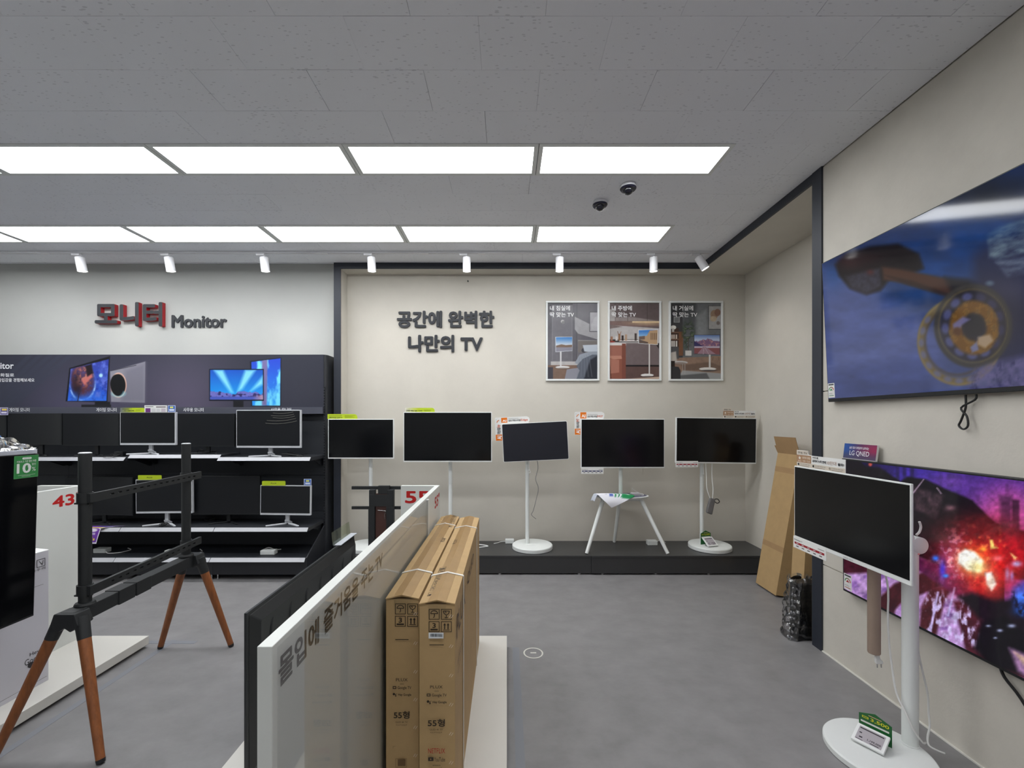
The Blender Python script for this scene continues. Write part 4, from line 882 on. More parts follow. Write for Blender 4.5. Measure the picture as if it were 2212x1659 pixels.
# pouch hanging from the fifth television
t = thing('remote_pouch', 'grey fabric pouch hanging on white cords under the television', 'pouch', (X(1535, 4.63), 4.63, Z(1112, 4.63)))
yb = 4.63
o = MB(); pts = [(1533, 1075), (1545, 1078), (1542, 1090), (1537.5, 1112), (1525, 1107), (1529, 1090)]
MB().prism([(X(a, yb), yb - 0.018, Z(b, yb)) for a, b in pts], (0, 0.036, 0)).build('bag', M['bag'], t, bevel=0.012, seg=3)
MB().tube([(X(a, yb), yb, Z(b, yb)) for a, b in ((1524.5, 1000), (1526, 1030), (1527, 1055), (1534, 1076))], 0.005).build('cord', M['cord_white'], t, smooth=True)
MB().tube([(X(a, yb), yb, Z(b, yb)) for a, b in ((1538, 1000), (1538, 1030), (1540.5, 1058), (1539, 1078))], 0.005).build('cord', M['cord_white'], t, smooth=True)
MB().tube([(X(a, yb), yb, Z(b, yb)) for a, b in ((1541, 1079), (1550, 1078), (1554, 1084), (1549, 1087), (1543, 1083))], 0.005).build('loop', M['cord_black'], t, smooth=True)
MB().tube([(X(1519, 4.67), 4.67, Z(1001, 4.67)), (X(1520, 4.67), 4.67, Z(1025, 4.67))], 0.006, smooth=0).build('plug', M['cord_white'], t)

# ---- price tag holder
def price_tag(lab, cx, cy, zb, ang, w=0.115, d=0.085, tilt=0.6, text2='3,500', green=True):
    """e-ink label on a slanted holder with a green card standing behind; built facing -Y, turned by ang"""
    t = thing('price_tag', lab, 'price tag', (cx, cy, zb))
    tf = rotabout((cx, cy, zb), 'Z', ang)
    ct, st = math.cos(tilt), math.sin(tilt)
    U, V, N = V3(1, 0, 0), V3(0, ct, st), V3(0, -st, ct)
    O = V3(cx - w / 2, cy - d * ct / 2, zb + 0.006)
    MB().obox(O, U * w, V * d, N * 0.012).xf(tf).build('label_case', M['white'], t, bevel=0.002)
    r3 = tf.to_3x3()
    O2 = tf @ (O + N * 0.012); p = Print(O2, r3 @ U, r3 @ V, 0.0006)
    p.rect(w * .1, d * .12, w * .9, d * .88, rgb(168, 162, 168)); k = rgb(50, 46, 52)
    p.rect(w * .13, d * .76, w * .86, d * .82, k); p.text('1,199,000', w * .45, d * .24, w * .86, d * .36, k, 0.02); p.rect(w * .16, d * .5, w * .24, d * .56, k); p.rect(w * .2, d * .26, w * .3, d * .33, k); p.rect(w * .55, d * .16, w * .82, d * .2, k); p.rect(w * .12, d * .13, w * .34, d * .16, k)
    p.build('label_print', t)
    MB().obox(V3(cx - w * .4, cy + d * ct * .05, zb), U * w * .8, V3(0, 0.003, 0), V3(0, 0, d * st * 0.62)).xf(tf).build('holder', M['acrylic'], t)
    MB().obox(V3(cx - w * .4, cy - d * ct * .3, zb), U * w * .8, V3(0, d * ct * .4, 0), V3(0, 0, 0.0065)).xf(tf).build('holder_base', M['acrylic'], t)
    if green:
        yb_ = cy + d * ct / 2 + 0.012; gw = w * 1.02; gh = d * 1.25
        pts = [(-gw / 2, 0), (gw / 2, 0), (gw / 2, gh * .8), (0, gh), (-gw / 2, gh * .8)]
        MB().prism([(cx + a, yb_, zb + b) for a, b in pts], (0, 0.002, 0)).xf(tf).build('green_card', mat('green_price_card', rgb(24, 96, 44), 0.4), t)
        p = Print(tf @ V3(cx - gw / 2, yb_, zb), r3 @ U, V3(0, 0, 1), 0.0006)
        p.text(text2, gw * .36, gh * .64, gw * .92, gh * .78, rgb(216, 214, 50), 0.02); p.frame(gw * .1, gh * .68, gw * .3, gh * .76, gw * .02, rgb(216, 214, 50)); p.rect(gw * .06, gh * .5, gw * .92, gh * .57, rgb(226, 226, 220)); p.rect(gw * .3, gh * .83, gw * .7, gh * .86, rgb(200, 170, 130))
        p.build('card_print', t)
price_tag('slanted price tag with green card on the alcove television base', X(1533, 4.60), 4.60, PZ + 0.045, 0.25, 0.125, 0.12, 0.62)

# ---- promo cards on the portable televisions
def a_tv1(p, w, h):
    p.text('32형 화이트 QLED TV', w * .05, h * .12, w * .5, h * .42, INK, 0.035); p.rect(w * .05, h * .6, w * .48, h * .68, rgb(90, 96, 30)); p.rect(w * .58, h * .65, w * .92, h * .71, rgb(120, 130, 30)); p.rect(w * .58, h * .45, w * .84, h * .5, rgb(140, 150, 30)); p.rect(w * .58, h * .28, w * .9, h * .33, rgb(120, 130, 30))
def a_tv2(p, w, h):
    for k in range(10): p.rect(w * (.05 * k), 0.001, w * (.05 + .05 * k), h, rgb(214 - 3 * k, 212 - 1 * k, 196 - 17 * k))
    p.text('선명한 화질, 넓은 시야각', w * .03, h * .12, w * .58, h * .46, INK, 0.03); p.rect(w * .64, h * .44, w * .88, h * .5, rgb(110, 120, 40)); p.rect(w * .64, h * .26, w * .86, h * .32, rgb(110, 120, 40)); p.rect(w * .03, h * .66, w * .18, h * .72, rgb(150, 146, 120))
card('promo_card', 'lime green card on top of the small television by the jamb', 'card', 707.5, 772, 894.5, 905.2, TVY + 0.004, LIMEM, 0.035, (0, 0, 1, 0), a_tv1)
card('promo_card', 'white to lime faded card on top of the wide television', 'card', 875, 939, 881, 890.2, TVY + 0.004, LIMEM, 0.03, (0, 0, 1, 0), a_tv2)
def ai_card(lab, px, py, px2, pyb, Y, tail, roll, edge):
    """L-shaped white card: horizontal arm to px2, vertical arm down to pyb; edge = screen corner"""
    ex, ey = edge
    P = lambda a, b: (X(a, Y), Y, Z(b, Y))
    t = thing('promo_card', lab, 'card', P(px, py + 10))
    tf = rotabout(P(*edge), 'Y', roll)
    out = [(px, pyb), (px, py + 2), (px + 2, py), (px2 - 6, py), (px2 - 1, py + 3), (px2, py + 7), (px2 - 1, py + 11), (px2 - 3, ey + 1), (ex + 1, ey + 1), (ex + 1, pyb)]
    MB().prism([P(a, b) for a, b in out], (0, 0.0025, 0)).xf(tf).build('card', WHITEC, t)
    r3 = tf.to_3x3(); s_ = Y / FPX
    p = Print(tf @ Vector(P(px, pyb)), r3 @ V3(1, 0, 0), r3 @ V3(0, 0, 1), 0.0005)
    Q = lambda a, b: ((a - px) * s_, (pyb - b) * s_)
    o_ = ORG
    p.rect(*Q(ex - 1.5, ey - 1), *Q(ex + 11.5, py + 1), o_); p.rect(*Q(px + 0.6, pyb - 0.5), *Q(ex + 0.4, pyb - 13.5), o_)
    p.text('AI', *Q(ex + 1, ey - 3), *Q(ex + 9.5, py + 5.5), rgb(240, 240, 240), 0.03); p.text('AI', *Q(px + 3.5, pyb - 3), *Q(ex - 2, pyb - 11), rgb(240, 240, 240), 0.03, rot=True)
    p.text('삼성 무빙스타일', *Q(ex + 14, ey - 3), *Q(ex + 14 + (px2 - ex - 18) * 0.62, ey - 7.5), INK, 0.03); p.text(tail, *Q(ex + 15 + (px2 - ex - 18) * 0.62, ey - 3.3 + (1.2 if tail == 'Edge' else 0)), *Q(px2 - 4, ey - 7.8), rgb(206, 84, 40), 0.01)
    p.rect(*Q(ex + 14, ey - 10), *Q(ex + 36, ey - 9.2), rgb(160, 160, 160))
    p.text('무빙스타일', *Q(px + 4, pyb - 15), *Q(ex - 3.5, pyb - 28), INK, 0.03, rot=True); p.text(tail, *Q(px + 4, pyb - 28.5), *Q(ex - 3.5, pyb - 35), rgb(206, 84, 40), 0.01, rot=True)
    p.line(Q(px + 4.5, py + 11), Q(px + 6, py + 7.5), 0.007, o_); p.line(Q(px + 6, py + 7.5), Q(px + 9.5, py + 5.8), 0.007, o_); p.line(Q(px + 2.5, py + 4), Q(px + 4, py + 5.5), 0.004, rgb(170, 170, 170))
    p.build('print', t)
ai_card('white L-shaped card ending in Edge, around the tilted television corner', 1069, 901.5, 1144.5, 952, TVY + 0.0392, 'Edge', -0.045, (1084.5, 914.5))
ai_card('white L-shaped card ending in M7, around the tripod television corner', 1241, 889.5, 1306, 939.5, TVY + 0.0368, 'M7', 0.0, (1255, 905))
def star(p, u, v, r, col): p.poly([(u + (r if k % 2 == 0 else r * .42) * math.cos(math.pi / 2 + k * math.pi / 5), v + (r if k % 2 == 0 else r * .42) * math.sin(math.pi / 2 + k * math.pi / 5)) for k in range(10)], col)
def naver_art(p, w, h):
    br = rgb(166, 130, 100); bg = rgb(206, 196, 182)
    p.rect(0, 0, w, h * .26, bg); p.rect(0, h * .27, w * .33, h * .72, br); star(p, w * .07, h * .53, h * .13, rgb(232, 226, 216)); p.rect(w * .03, h * .33, w * .11, h * .36, rgb(226, 214, 198)); p.text('네이버 평점', w * .13, h * .5, w * .31, h * .63, rgb(226, 214, 198), 0.02); p.text('4.8 / 5.0', w * .14, h * .32, w * .3, h * .43, rgb(226, 214, 198), 0.0)
    p.rect(0, h * .75, w * .26, h * .99, bg); p.text('무빙 TV', w * .03, h * .78, w * .24, h * .92, INK, 0.02)
    p.text('와이드룸', w * .36, h * .6, w * .48, h * .69, INK, 0.03); p.text('네이버 누적 판매', w * .36, h * .37, w * .64, h * .53, INK, 0.035); p.text('10만대', w * .66, h * .35, w * .84, h * .56, rgb(156, 116, 92), 0.0); p.text('돌파!', w * .87, h * .36, w * .98, h * .51, INK, 0.035)
    for k, st in enumerate(('최신 OTT 완벽 지원', 'No 선정 제이월 광장', '더 튼튼하고 파워 강화')):
        u = w * (.03 + .335 * k); p.ell(u + h * .07, h * .15, h * .07, h * .07, INK if k < 2 else rgb(150, 140, 126), 12); p.text(st, u + w * .06, h * .14, u + w * .27, h * .2, INK, 0.0); p.rect(u + w * .06, h * .06, u + w * .26, h * .08, rgb(120, 112, 102))
def step_card(lab, O, U, w, h, group=None):
    """card with a tall left end and a lower right end"""
    O, U = Vector(O), Vector(U).normalized(); V = V3(0, 0, 1); N = U.cross(V)
    t = thing('promo_card', lab, 'card', tuple(O + U * w / 2))
    pts = [(0, 0), (w, 0), (w, h * .74), (w * .34, h * .74), (w * .27, h * .78), (w * .25, h), (0, h)]
    MB().prism([O + U * a + V * b for a, b in pts], -N * 0.0025).build('card', WHITEC, t)
    p = Print(O, U, V, 0.0005); naver_art(p, w, h); p.build('print', t)
step_card('beige and white sales card on the alcove television with price tag', (X(1562, TVY + 0.0322), TVY + 0.0322, Z(903.5, TVY + 0.03)), (1, 0, 0), X(1632, TVY) - X(1562, TVY), Z(881, TVY) - Z(903, TVY))
def under_card(lab, O, U, w, h, col):
    O, U = Vector(O), Vector(U).normalized(); V = V3(0, 0, 1); N = U.cross(V)
    t = thing('spec_card', lab, 'card', tuple(O + U * w / 2))
    MB().obox(O, U * w, V * h, -N * 0.002).build('card', WHITEC, t)
    p = Print(O, U, V, 0.0005); p.rect(w * .04, h * .36, w * .96, h * .54, col); p.text('Moving Style TV', w * .03, h * .66, w * .3, h * .78, INK, 0.01)
    for k in range(5): p.rect(w * (.1 + .18 * k), h * .16, w * (.18 + .18 * k), h * .24, rgb(80, 80, 84)); p.rect(w * (.1 + .18 * k), h * .42, w * (.17 + .18 * k), h * .48, rgb(214, 200, 204))
    p.rect(w * .78, h * .7, w * .96, h * .76, rgb(150, 150, 150)); p.build('print', t)
under_card('white spec card with blue bar below the tripod television', (X(1255.5, TVY - 0.003), TVY - 0.003, Z(1023.5, TVY)), (1, 0, 0), X(1303.5, TVY) - X(1255.5, TVY), 0.066, rgb(44, 50, 96))
under_card('white spec card with red bar below the alcove television', (X(1459.5, TVY - 0.003), TVY - 0.003, Z(1009, TVY)), (1, 0, 0), X(1508, TVY) - X(1459.5, TVY), 0.066, rgb(150, 30, 40))

# ================================================================== CENTRE DISPLAY: platform, partition, cartons, black television
PLZ, FARY = 0.078, 3.011
def white_platform(lab, x0, x1, y0, y1):
    t = thing('display_platform', lab, 'platform', ((x0 + x1) / 2, (y0 + y1) / 2, 0))
    MB().box(x0, y0, 0.022, x1, y1, PLZ).build('slab', M['platform_white'], t, bevel=0.002)
    for fx in (x0 + 0.08, x1 - 0.08):
        for k in range(4): MB().lathe([(0.014, 0), (0.014, 0.01), (0.008, 0.012), (0.008, 0.023)], (fx, y0 + 0.1 + (y1 - y0 - 0.2) * k / 3, 0), 12).build('foot', M['black'], t)
white_platform('low white platform under the partition and brown cartons', -1.25, 0.0, 0.72, FARY)
PT = 1.142
def wing_text(p, st, u0, v0, u1, v1): p.text(st, u0, v0, u1, v1, rgb(190, 34, 34), 0.03)
t = thing('display_partition', 'white partition board with clear cover, Korean lettering and red 55', 'partition', (-0.49, 1.9, PLZ))
MB().box(-0.506, 0.862, PLZ, -0.475, FARY, PT).build('board', M['white_board'], t, bevel=0.0015)
MB().box(-0.743, FARY - 0.03, PLZ, -0.507, FARY, PT).build('wing', M['white_board'], t, bevel=0.0015)
MB().box(-0.4745, 2.50, PLZ, -0.462, 2.53, PT - 0.01).build('cover_channel', M['white'], t)
MB().box(-0.4665, 0.866, PLZ + 0.004, -0.463, 2.50, PT - 0.004).build('clear_cover', M['acrylic'], t)
p = Print((-0.475, 0, 0), (0, 1, 0), (0, 0, 1), 0.0006)
p.text('몰입에 즐거움을 주는 TV', 0.885, 1.040, 1.625, 1.107, rgb(54, 48, 44), 0.03); p.build('lettering', t)
p = Print((-0.475, 0, 0), (0, 1, 0), (0, 0, 1), 0.0006); wing_text(p, '55"', 2.80, 1.015, 2.995, 1.094); p.build('size_lettering', t)
YW = FARY - 0.03
p = Print((0, YW, 0), (1, 0, 0), (0, 0, 1), 0.0006); wing_text(p, '55"', X(875, YW), Z(1087.5, YW), X(948, YW), Z(1059.5, YW)); p.build('size_lettering', t)

# ---- brown television cartons
KI = rgb(52, 42, 34)
def icon_block(p, u, v, s):
    """umbrella, glass, stack limit 3, this way up"""
    g = s * 0.07; q = (s - g) / 2
    for i, (a, b) in enumerate(((0, 1), (1, 1), (0, 0), (1, 0))):
        x_, y_ = u + a * (q + g), v + b * (q + g)
        p.frame(x_, y_, x_ + q, y_ + q, q * .06, KI); c_ = (x_ + q / 2, y_ + q / 2); e = q * .07
        if i == 0:
            pts = [(c_[0] + q * .32 * math.cos(k * math.pi / 8), c_[1] + q * .06 + q * .28 * math.sin(k * math.pi / 8)) for k in range(9)]
            for k in range(8): p.line(pts[k], pts[k + 1], e, KI)
            p.line(pts[0], pts[8], e, KI); p.line((c_[0] + q * .02, c_[1] + q * .04), (c_[0] + q * .02, c_[1] - q * .22), e, KI); p.line((c_[0] + q * .02, c_[1] - q * .24), (c_[0] - q * .08, c_[1] - q * .3), e, KI)
        elif i == 1:
            for a_, b_ in (((-.3, .3), (.3, .3)), ((-.3, .3), (-.2, .05)), ((.3, .3), (.2, .05)), ((-.2, .05), (0, -.06)), ((.2, .05), (0, -.06)), ((0, -.06), (0, -.3)), ((-.16, -.3), (.16, -.3)), ((-.08, .28), (-.02, .12))): p.line((c_[0] + q * a_[0], c_[1] + q * a_[1]), (c_[0] + q * b_[0], c_[1] + q * b_[1]), e, KI)
        elif i == 2:
            p.text('3', c_[0] - q * .16, c_[1] - q * .12, c_[0] + q * .16, c_[1] + q * .34, KI, 0.02); p.rect(c_[0] - q * .34, c_[1] - q * .34, c_[0] + q * .34, c_[1] - q * .2, KI)
        else:
            for s_ in (-1, 1):
                p.line((c_[0] + s_ * q * .16, c_[1] - q * .24), (c_[0] + s_ * q * .16, c_[1] + q * .2), e * 1.4, KI); p.poly([(c_[0] + s_ * q * .16 - q * .13, c_[1] + q * .14), (c_[0] + s_ * q * .16 + q * .13, c_[1] + q * .14), (c_[0] + s_ * q * .16, c_[1] + q * .34)], KI)
            p.rect(c_[0] - q * .3, c_[1] - q * .34, c_[0] + q * .3, c_[1] - q * .28, KI)
def assistant(p, u, v, s):
    p.ell(u, v + s * .1, s * .5, s * .5, KI); p.ell(u + s * .75, v - s * .1, s * .24, s * .24, KI); p.ell(u + s * .8, v - s * .65, s * .3, s * .3, KI); p.ell(u + s * 1.2, v + s * .3, s * .14, s * .14, KI)
def carton(lab, x0, x1, y0, y1, straps, full):
    zt = 0.926
    t = thing('television_carton', lab, 'carton', ((x0 + x1) / 2, (y0 + y1) / 2, PLZ))
    MB().box(x0, y0, PLZ, x1, y1, zt).build('body', M['card'], t, bevel=0.002)
    xc = (x0 + x1) / 2
    for a in (x0, x1):
        MB().obox((a, y0 - 0.004, zt), (xc - a, 0, 0.012), (0, y1 - y0 + 0.006, 0), (0, 0, 0.004)).build('top_flap', M['card'], t)
    MB().obox((xc - 0.034, y0 - 0.006, zt + 0.0098), (0.034, 0, 0.0075), (0, y1 - y0 + 0.01, 0), (0, 0, 0.0008)).obox((xc, y0 - 0.006, zt + 0.0172), (0.034, 0, -0.0075), (0, y1 - y0 + 0.01, 0), (0, 0, 0.0008)).build('packing_tape', M['tape'], t)
    MB().box(xc - 0.032, y0 - 0.0012, zt - 0.05, xc + 0.032, y0 - 0.0002, zt + 0.006).build('tape_end', M['acrylic'], t)
    for ys in straps:
        e = 0.0022; w_ = 0.012
        s = MB()
        path = [(x0 - e, PLZ), (x0 - e, zt + 0.004), (xc, zt + 0.0185), (x1 + e, zt + 0.004), (x1 + e, PLZ)]
        for (a, b), (c_, d_) in zip(path[:-1], path[1:]):
            n = Vector((-(d_ - b), c_ - a)).normalized() * 0.0025
            s.prism([(a, ys, b), (c_, ys, d_), (c_ + n.x, ys, d_ + n.y), (a + n.x, ys, b + n.y)], (0, w_, 0))
        s.build('strap', M['strap'], t)
    w = x1 - x0; p = Print((x0, y0 - 0.0002, 0), (1, 0, 0), (0, 0, 1), 0.0012); h = zt
    Wp = lambda px: X(px, y0) - x0
    z = (lambda py: Z(py, y0)) if full else (lambda py: Z(py, y0))
    o = 0.0 if full else -11.5      # the left carton stands a little further back
    icon_block(p, w * .27 if full else w * .28, z(1364.5 + o), z(1315 + o) - z(1364.5 + o))
    p = p.flush('handling_marks', t)
    p.rect(w * .29, z(1393 + o), w * .69, z(1391.3 + o), KI); p = p.flush('fold_mark', t)
    zz = (1480, 1491.5) if full else (1463.5, 1471.5)
    p.text('PLUX', w * .31, z(1486 if full else 1470.5), w * .66, z(1479.5 if full else 1464), KI, 0.0); p.rect(w * .43, z(1492 if full else 1476.5), w * .55, z(1491.2 if full else 1475.7), KI); p = p.flush('brand_print', t)
    g0 = 0 if full else -16
    p.frame(w * .215, z(1503 + g0), w * .32, z(1497 + g0), w * .022, KI); p.text('Google TV', w * .36, z(1505 + g0), w * .77, z(1497 + g0), KI, 0.01)
    assistant(p, w * .25, z(1514.5 + g0), w * .07); p.text('Hey Google', w * .38, z(1519 + g0), w * .77, z(1512.5 + g0), KI, 0.02); p = p.flush('feature_print', t)
    p.text('55형', w * .245, z(1568 + g0 - (1 if not full else 0)), w * .72, z(1551.5 + g0 - (1 if not full else 0)), KI, 0.02)
    p.text('QLED 4K TV', w * .3, z(1576.5 + g0), w * .66, z(1572.5 + g0), rgb(80, 62, 46), 0.0); p.text('PLX-PY55QLM', w * .32, z(1582 + g0), w * .64, z(1579 + g0), rgb(80, 62, 46), 0.0); p = p.flush('size_print', t)
    st = [1330, 1394.5, 1457.5, 1520, 1583, 1645] if full else [1325, 1388, 1449.5, 1509.5, 1569, 1629.5]
    for q in st:
        for d_ in (0, .055): p.line((w * (.84 + d_), z(q + 2.5 + 22 * d_)), (w * (.90 + d_), z(q - 4 + 22 * d_)), 0.0016, rgb(220, 206, 190))
    p.build('staple_marks', t)['kind'] = 'stuff'; p = p.fresh()
    if full:
        wl = rgb(222, 226, 230); p.rect(w * .27, z(1377.5), w * .685, z(1364.8), wl)
        Rb = random.Random(5); u = .32
        while u < .65: s_ = Rb.choice((.004, .008, .012)); p.rect(w * u, z(1373.5), w * (u + s_), z(1367.2), rgb(40, 50, 60)); u += s_ + Rb.choice((.005, .009))
        p = p.flush('barcode_label', t)
        p.text('NETFLIX', w * .26, z(1624), w * .73, z(1613.5), rgb(176, 36, 34), 0.0); p = p.flush('red_print', t)
        p.rect(w * .26, z(1640.5), w * .41, z(1632.5), rgb(50, 40, 34)); p.poly([(w * .315, z(1638.5)), (w * .315, z(1634.5)), (w * .36, z(1636.5))], rgb(172, 136, 92)); p.text('YouTube', w * .43, z(1641.5), w * .73, z(1632.5), KI, 0.0); p = p.flush('video_print', t)
        p.text('amazon', w * .385, z(1651), w * .6, z(1648.5), KI, 0.0); p = p.flush('video_print', t); p.text('prime video', w * .26, z(1661), w * .73, z(1653.5), KI, 0.01)
    else:
        k = rgb(110, 84, 56); p.frame(w * .3, z(1655), w * .64, z(1636), 0.001, k); p.rect(w * .37, z(1652), w * .6, z(1638), k); p.line((w * .23, z(1609.5)), (w * .30, z(1609.5)), 0.001, k); p.line((w * .23, z(1609.5)), (w * .23, z(1614)), 0.001, k)
    p.build('lower_print', t)
    # print on the long right side
    if full:
        p = Print((x1, 0, 0), (0, 1, 0), (0, 0, 1), 0.0026)
        p.text('PLUX', y0 + 0.04, 0.775, y0 + 0.36, 0.86, rgb(70, 52, 40), 0.0); p = p.flush('side_print', t); p.text('QLED', y0 + 0.46, 0.80, y0 + 0.85, 0.86, rgb(70, 52, 40), 0.0)
        p = p.flush('side_print', t); p.text('PLX-PY55QLM Google TV', y0 + 0.06, 0.66, y0 + 0.3, 0.685, rgb(80, 62, 48), 0.0); p = p.flush('side_print', t); p.rect(y0 + 0.06, 0.635, y0 + 0.26, 0.638, rgb(90, 70, 54))
        p.build('side_print', t)
    # handling marks on the top flap
    tz_ = zt + 0.0045
    def top(u0_, u1_): return None
    U = Vector((xc - x0, 0, 0.012)).normalized() if full else Vector((x1 - xc, 0, -0.012)).normalized()
    O = V3(x0, y0, zt + 0.0042) if full else V3(xc, y0, zt + 0.0165)
    # reads along the carton
    p = Print(O, V3(0, 1, 0), -U, 0.0006)
    f0 = 0.05 if full else 1.05
    for k, (a, b) in enumerate(((0.0, 0.035), (0.05, 0.15), (0.155, 0.185), (0.19, 0.22), (0.245, 0.275), (0.28, 0.31))):
        p.frame(f0 + a, -0.05, f0 + b, -0.02, 0.002, KI)
        if k in (0, 5): p.rect(f0 + a + 0.004, -0.046, f0 + a + 0.016, -0.024, KI)
        elif k in (1, 3): p.text('주의', f0 + a + 0.006, -0.046, f0 + b - 0.006, -0.024, KI, 0.0)
        else: p.line((f0 + a + 0.006, -0.045), (f0 + b - 0.006, -0.025), 0.004, KI)
    p.build('top_marks', t)['kind'] = 'stuff'; p = p.fresh(); p.text('PLUX', 0.72, -0.05, 0.80, -0.03, KI, 0.0)
    p.build('top_print', t)
carton('brown television carton tight against the partition cover', -0.4565, -0.331, 1.606, 2.960, (1.865, 2.705), False)
carton('brown television carton with white barcode label and NETFLIX print', -0.3215, -0.19, 1.561, 2.922, (1.83, 2.64), True)

# ---- black television standing with its ribbed back to the partition
t = thing('flat_television', 'black television with ribbed back standing behind the white partition', 'television', (-1.09, 2.39, PLZ))
xb, y0, y1, zt = -1.078, 1.765, 3.010, 0.80
MB().box(xb - 0.012, y0, PLZ + 0.0, xb, y1, zt).build('bezel', M['black'], t, bevel=0.002)
MB().box(xb - 0.0132, y0 + 0.008, PLZ + 0.02, xb - 0.0119, y1 - 0.008, zt - 0.008).build('screen', M['screen'], t)
sh = MB()
n_ = [(y0 + 0.012, PLZ + 0.03), (y1 - 0.012, PLZ + 0.03), (y1 - 0.012, zt - 0.012), (y0 + 0.012, zt - 0.012)]
a = [(xb, p_[0], p_[1]) for p_ in n_]; b = [(xb + 0.028, (p_[0] - 2.39) * .93 + 2.39, (p_[1] - .42) * .88 + .42) for p_ in n_]
sh.add(a + b, [(0, 1, 2, 3), (4, 5, 6, 7)] + [(i, (i + 1) % 4, 4 + (i + 1) % 4, 4 + i) for i in range(4)]).build('back_shell', M['black_gloss'], t, bevel=0.006)
for k in range(7):
    yy_ = y0 + 0.13 + k * 0.165
    MB().tube([(xb + 0.026, yy_, 0.30), (xb + 0.028, yy_, 0.60), (xb + 0.0275, yy_ + 0.004, 0.68), (xb + 0.024, yy_ + 0.02, 0.715)], 0.006).build('rib', M['black_gloss'], t, smooth=True)
MB().box(xb + 0.026, 2.0, 0.12, xb + 0.05, 2.8, 0.36).build('lower_housing', M['black_gloss'], t, bevel=0.01)
# clear corner guard on its far end
t = thing('corner_guard', 'pale clear film strip folded over the far end of the black television', 'film', (-1.08, 2.86, 0.80))
MB().box(-1.103, 2.72, 0.8005, -1.060, 3.01, 0.804).build('strip', M['foam'], t)
MB().obox((-1.103, 2.70, 0.802), (0, 0.30, 0.0), (-0.01, 0, 0.085), (0.0015, 0, 0)).build('film_sheet', M['pale_film'], t)
t = thing('power_adapter', 'white power plug piece with black lead behind the ribbed television', 'adapter', (-0.93, 3.06, 0.0))
MB().box(-0.96, 3.055, 0.0, -0.90, 3.115, 0.66).build('riser', M['white_soft'], t, bevel=0.004)
MB().tube([(-0.93, 3.08, 0.66), (-0.94, 3.07, 0.72), (-0.965, 3.06, 0.76), (-0.985, 3.055, 0.80), (-0.99, 3.05, 0.84)], 0.004).build('lead', M['cord_black'], t, smooth=True)

# ---- black floor stand with brown column
t = thing('tv_floor_stand', 'black floor stand with two crossbars and a brown centre column', 'tv stand', (-1.0, 3.5, 0))
YS = 3.45
def sx(px): return X(px, YS)
def sz(py): return Z(py, YS)
for a, b in ((1051, 1058), (1094.5, 1101)): MB().box(sx(758), YS + 0.012, sz(b), sx(893), YS + 0.03, sz(a)).build('crossbar', M['black_soft'], t, bevel=0.002)
for a, b in ((799.5, 812), (838.5, 852)): MB().box(sx(a), YS - 0.03, 0.1, sx(b), YS + 0.012, sz(1057)).build('upright', M['black_soft'], t, bevel=0.003)
MB().box(sx(800), YS - 0.034, sz(1092), sx(851), YS - 0.0305, sz(1067)).build('front_plate', M['black_soft'], t, bevel=0.001)
for a, b in ((798.5, 812), (837, 852.5)):
    MB().box(sx(a), YS - 0.036, 0.3, sx(b), YS - 0.0305, sz(1092.5)).build('side_plate', M['black_soft'], t, bevel=0.001)
MB().box(sx(818), YS - 0.02, sz(1066), sx(842), YS + 0.012, sz(1049)).build('head_bracket', M['black_soft'], t)
MB().box(sx(813), YS - 0.018, 0.04, sx(838), YS + 0.01, sz(1066)).build('column', M['brown'], t)
MB().box(sx(825) - 0.3, YS - 0.28, 0, sx(825) + 0.3, YS + 0.16, 0.02).build('base_plate', M['black_soft'], t, bevel=0.003)
MB().box(sx(813), YS - 0.021, 0.02, sx(838), YS + 0.02, 0.1).build('foot_bracket', M['black_soft'], t)
MB().tube([(sx(818), YS - 0.022, sz(1101)), (sx(828), YS - 0.024, sz(1101.5)), (sx(835), YS - 0.024, sz(1103)), (sx(833), YS - 0.026, sz(1110)), (sx(834), YS - 0.026, sz(1120))], 0.003).build('hook_wire', M['chrome'], t, smooth=True)

# ================================================================== LEFT DISPLAY
white_platform('low white platform under the red 43 partition and white carton', -3.75, -2.53, 0.9, FARY)
t = thing('display_partition', 'white partition board with red 43 lettering and a short wing', 'partition', (-3.0, 2.0, PLZ))
MB().box(-3.02, 0.9, PLZ, -2.989, FARY, PT).build('board', M['white_board'], t, bevel=0.0015)
MB().box(-3.29, FARY - 0.03, PLZ, -3.021, FARY, PT).build('wing', M['white_board'], t, bevel=0.0015)
p = Print((-2.989, 0, 0), (0, 1, 0), (0, 0, 1), 0.0006); wing_text(p, '43"', 2.80, 1.02, 3.0, 1.10); p.build('size_lettering', t)
# white carton
t = thing('television_carton', 'white television carton printed with the Hey Google mark', 'carton', (-2.76, 1.8, PLZ))
cz = 0.838
MB().box(-2.83, 1.12, PLZ, -2.69, 2.50, cz).build('body', mat('white_carton', rgb(206, 204, 212), 0.6), t, bevel=0.002)
for a, b in ((-2.83, 0.07), (-2.69, -0.07)): MB().obox((a, 1.118, cz), (b, 0, 0.008), (0, 1.385, 0), (0, 0, 0.003)).build('top_flap', M['white'], t)
p = Print((-2.69, 0, 0), (0, 1, 0), (0, 0, 1), 0.0008)
YC = lambda px: 2.69 * FPX / (CX - px)
def cz_(px, py): return Z(py, YC(px))
k = rgb(50, 46, 50); p.text('Hey', YC(64), cz_(70, 1418), YC(85), cz_(78, 1404), k, 0.0); p.text('Google', YC(53), cz_(72, 1434), YC(95), cz_(74, 1416.5), k, 0.0)
s_ = 0.012; u = YC(67); v = cz_(67, 1436); p.ell(u, v, 0.017, 0.026 * .62, k); p.ell(u + 0.03, v + 0.0, 0.008, 0.008, k); p.ell(u + 0.034, v - 0.022, 0.012, 0.012, k); p.ell(u + 0.046, v + 0.008, 0.004, 0.004, k)
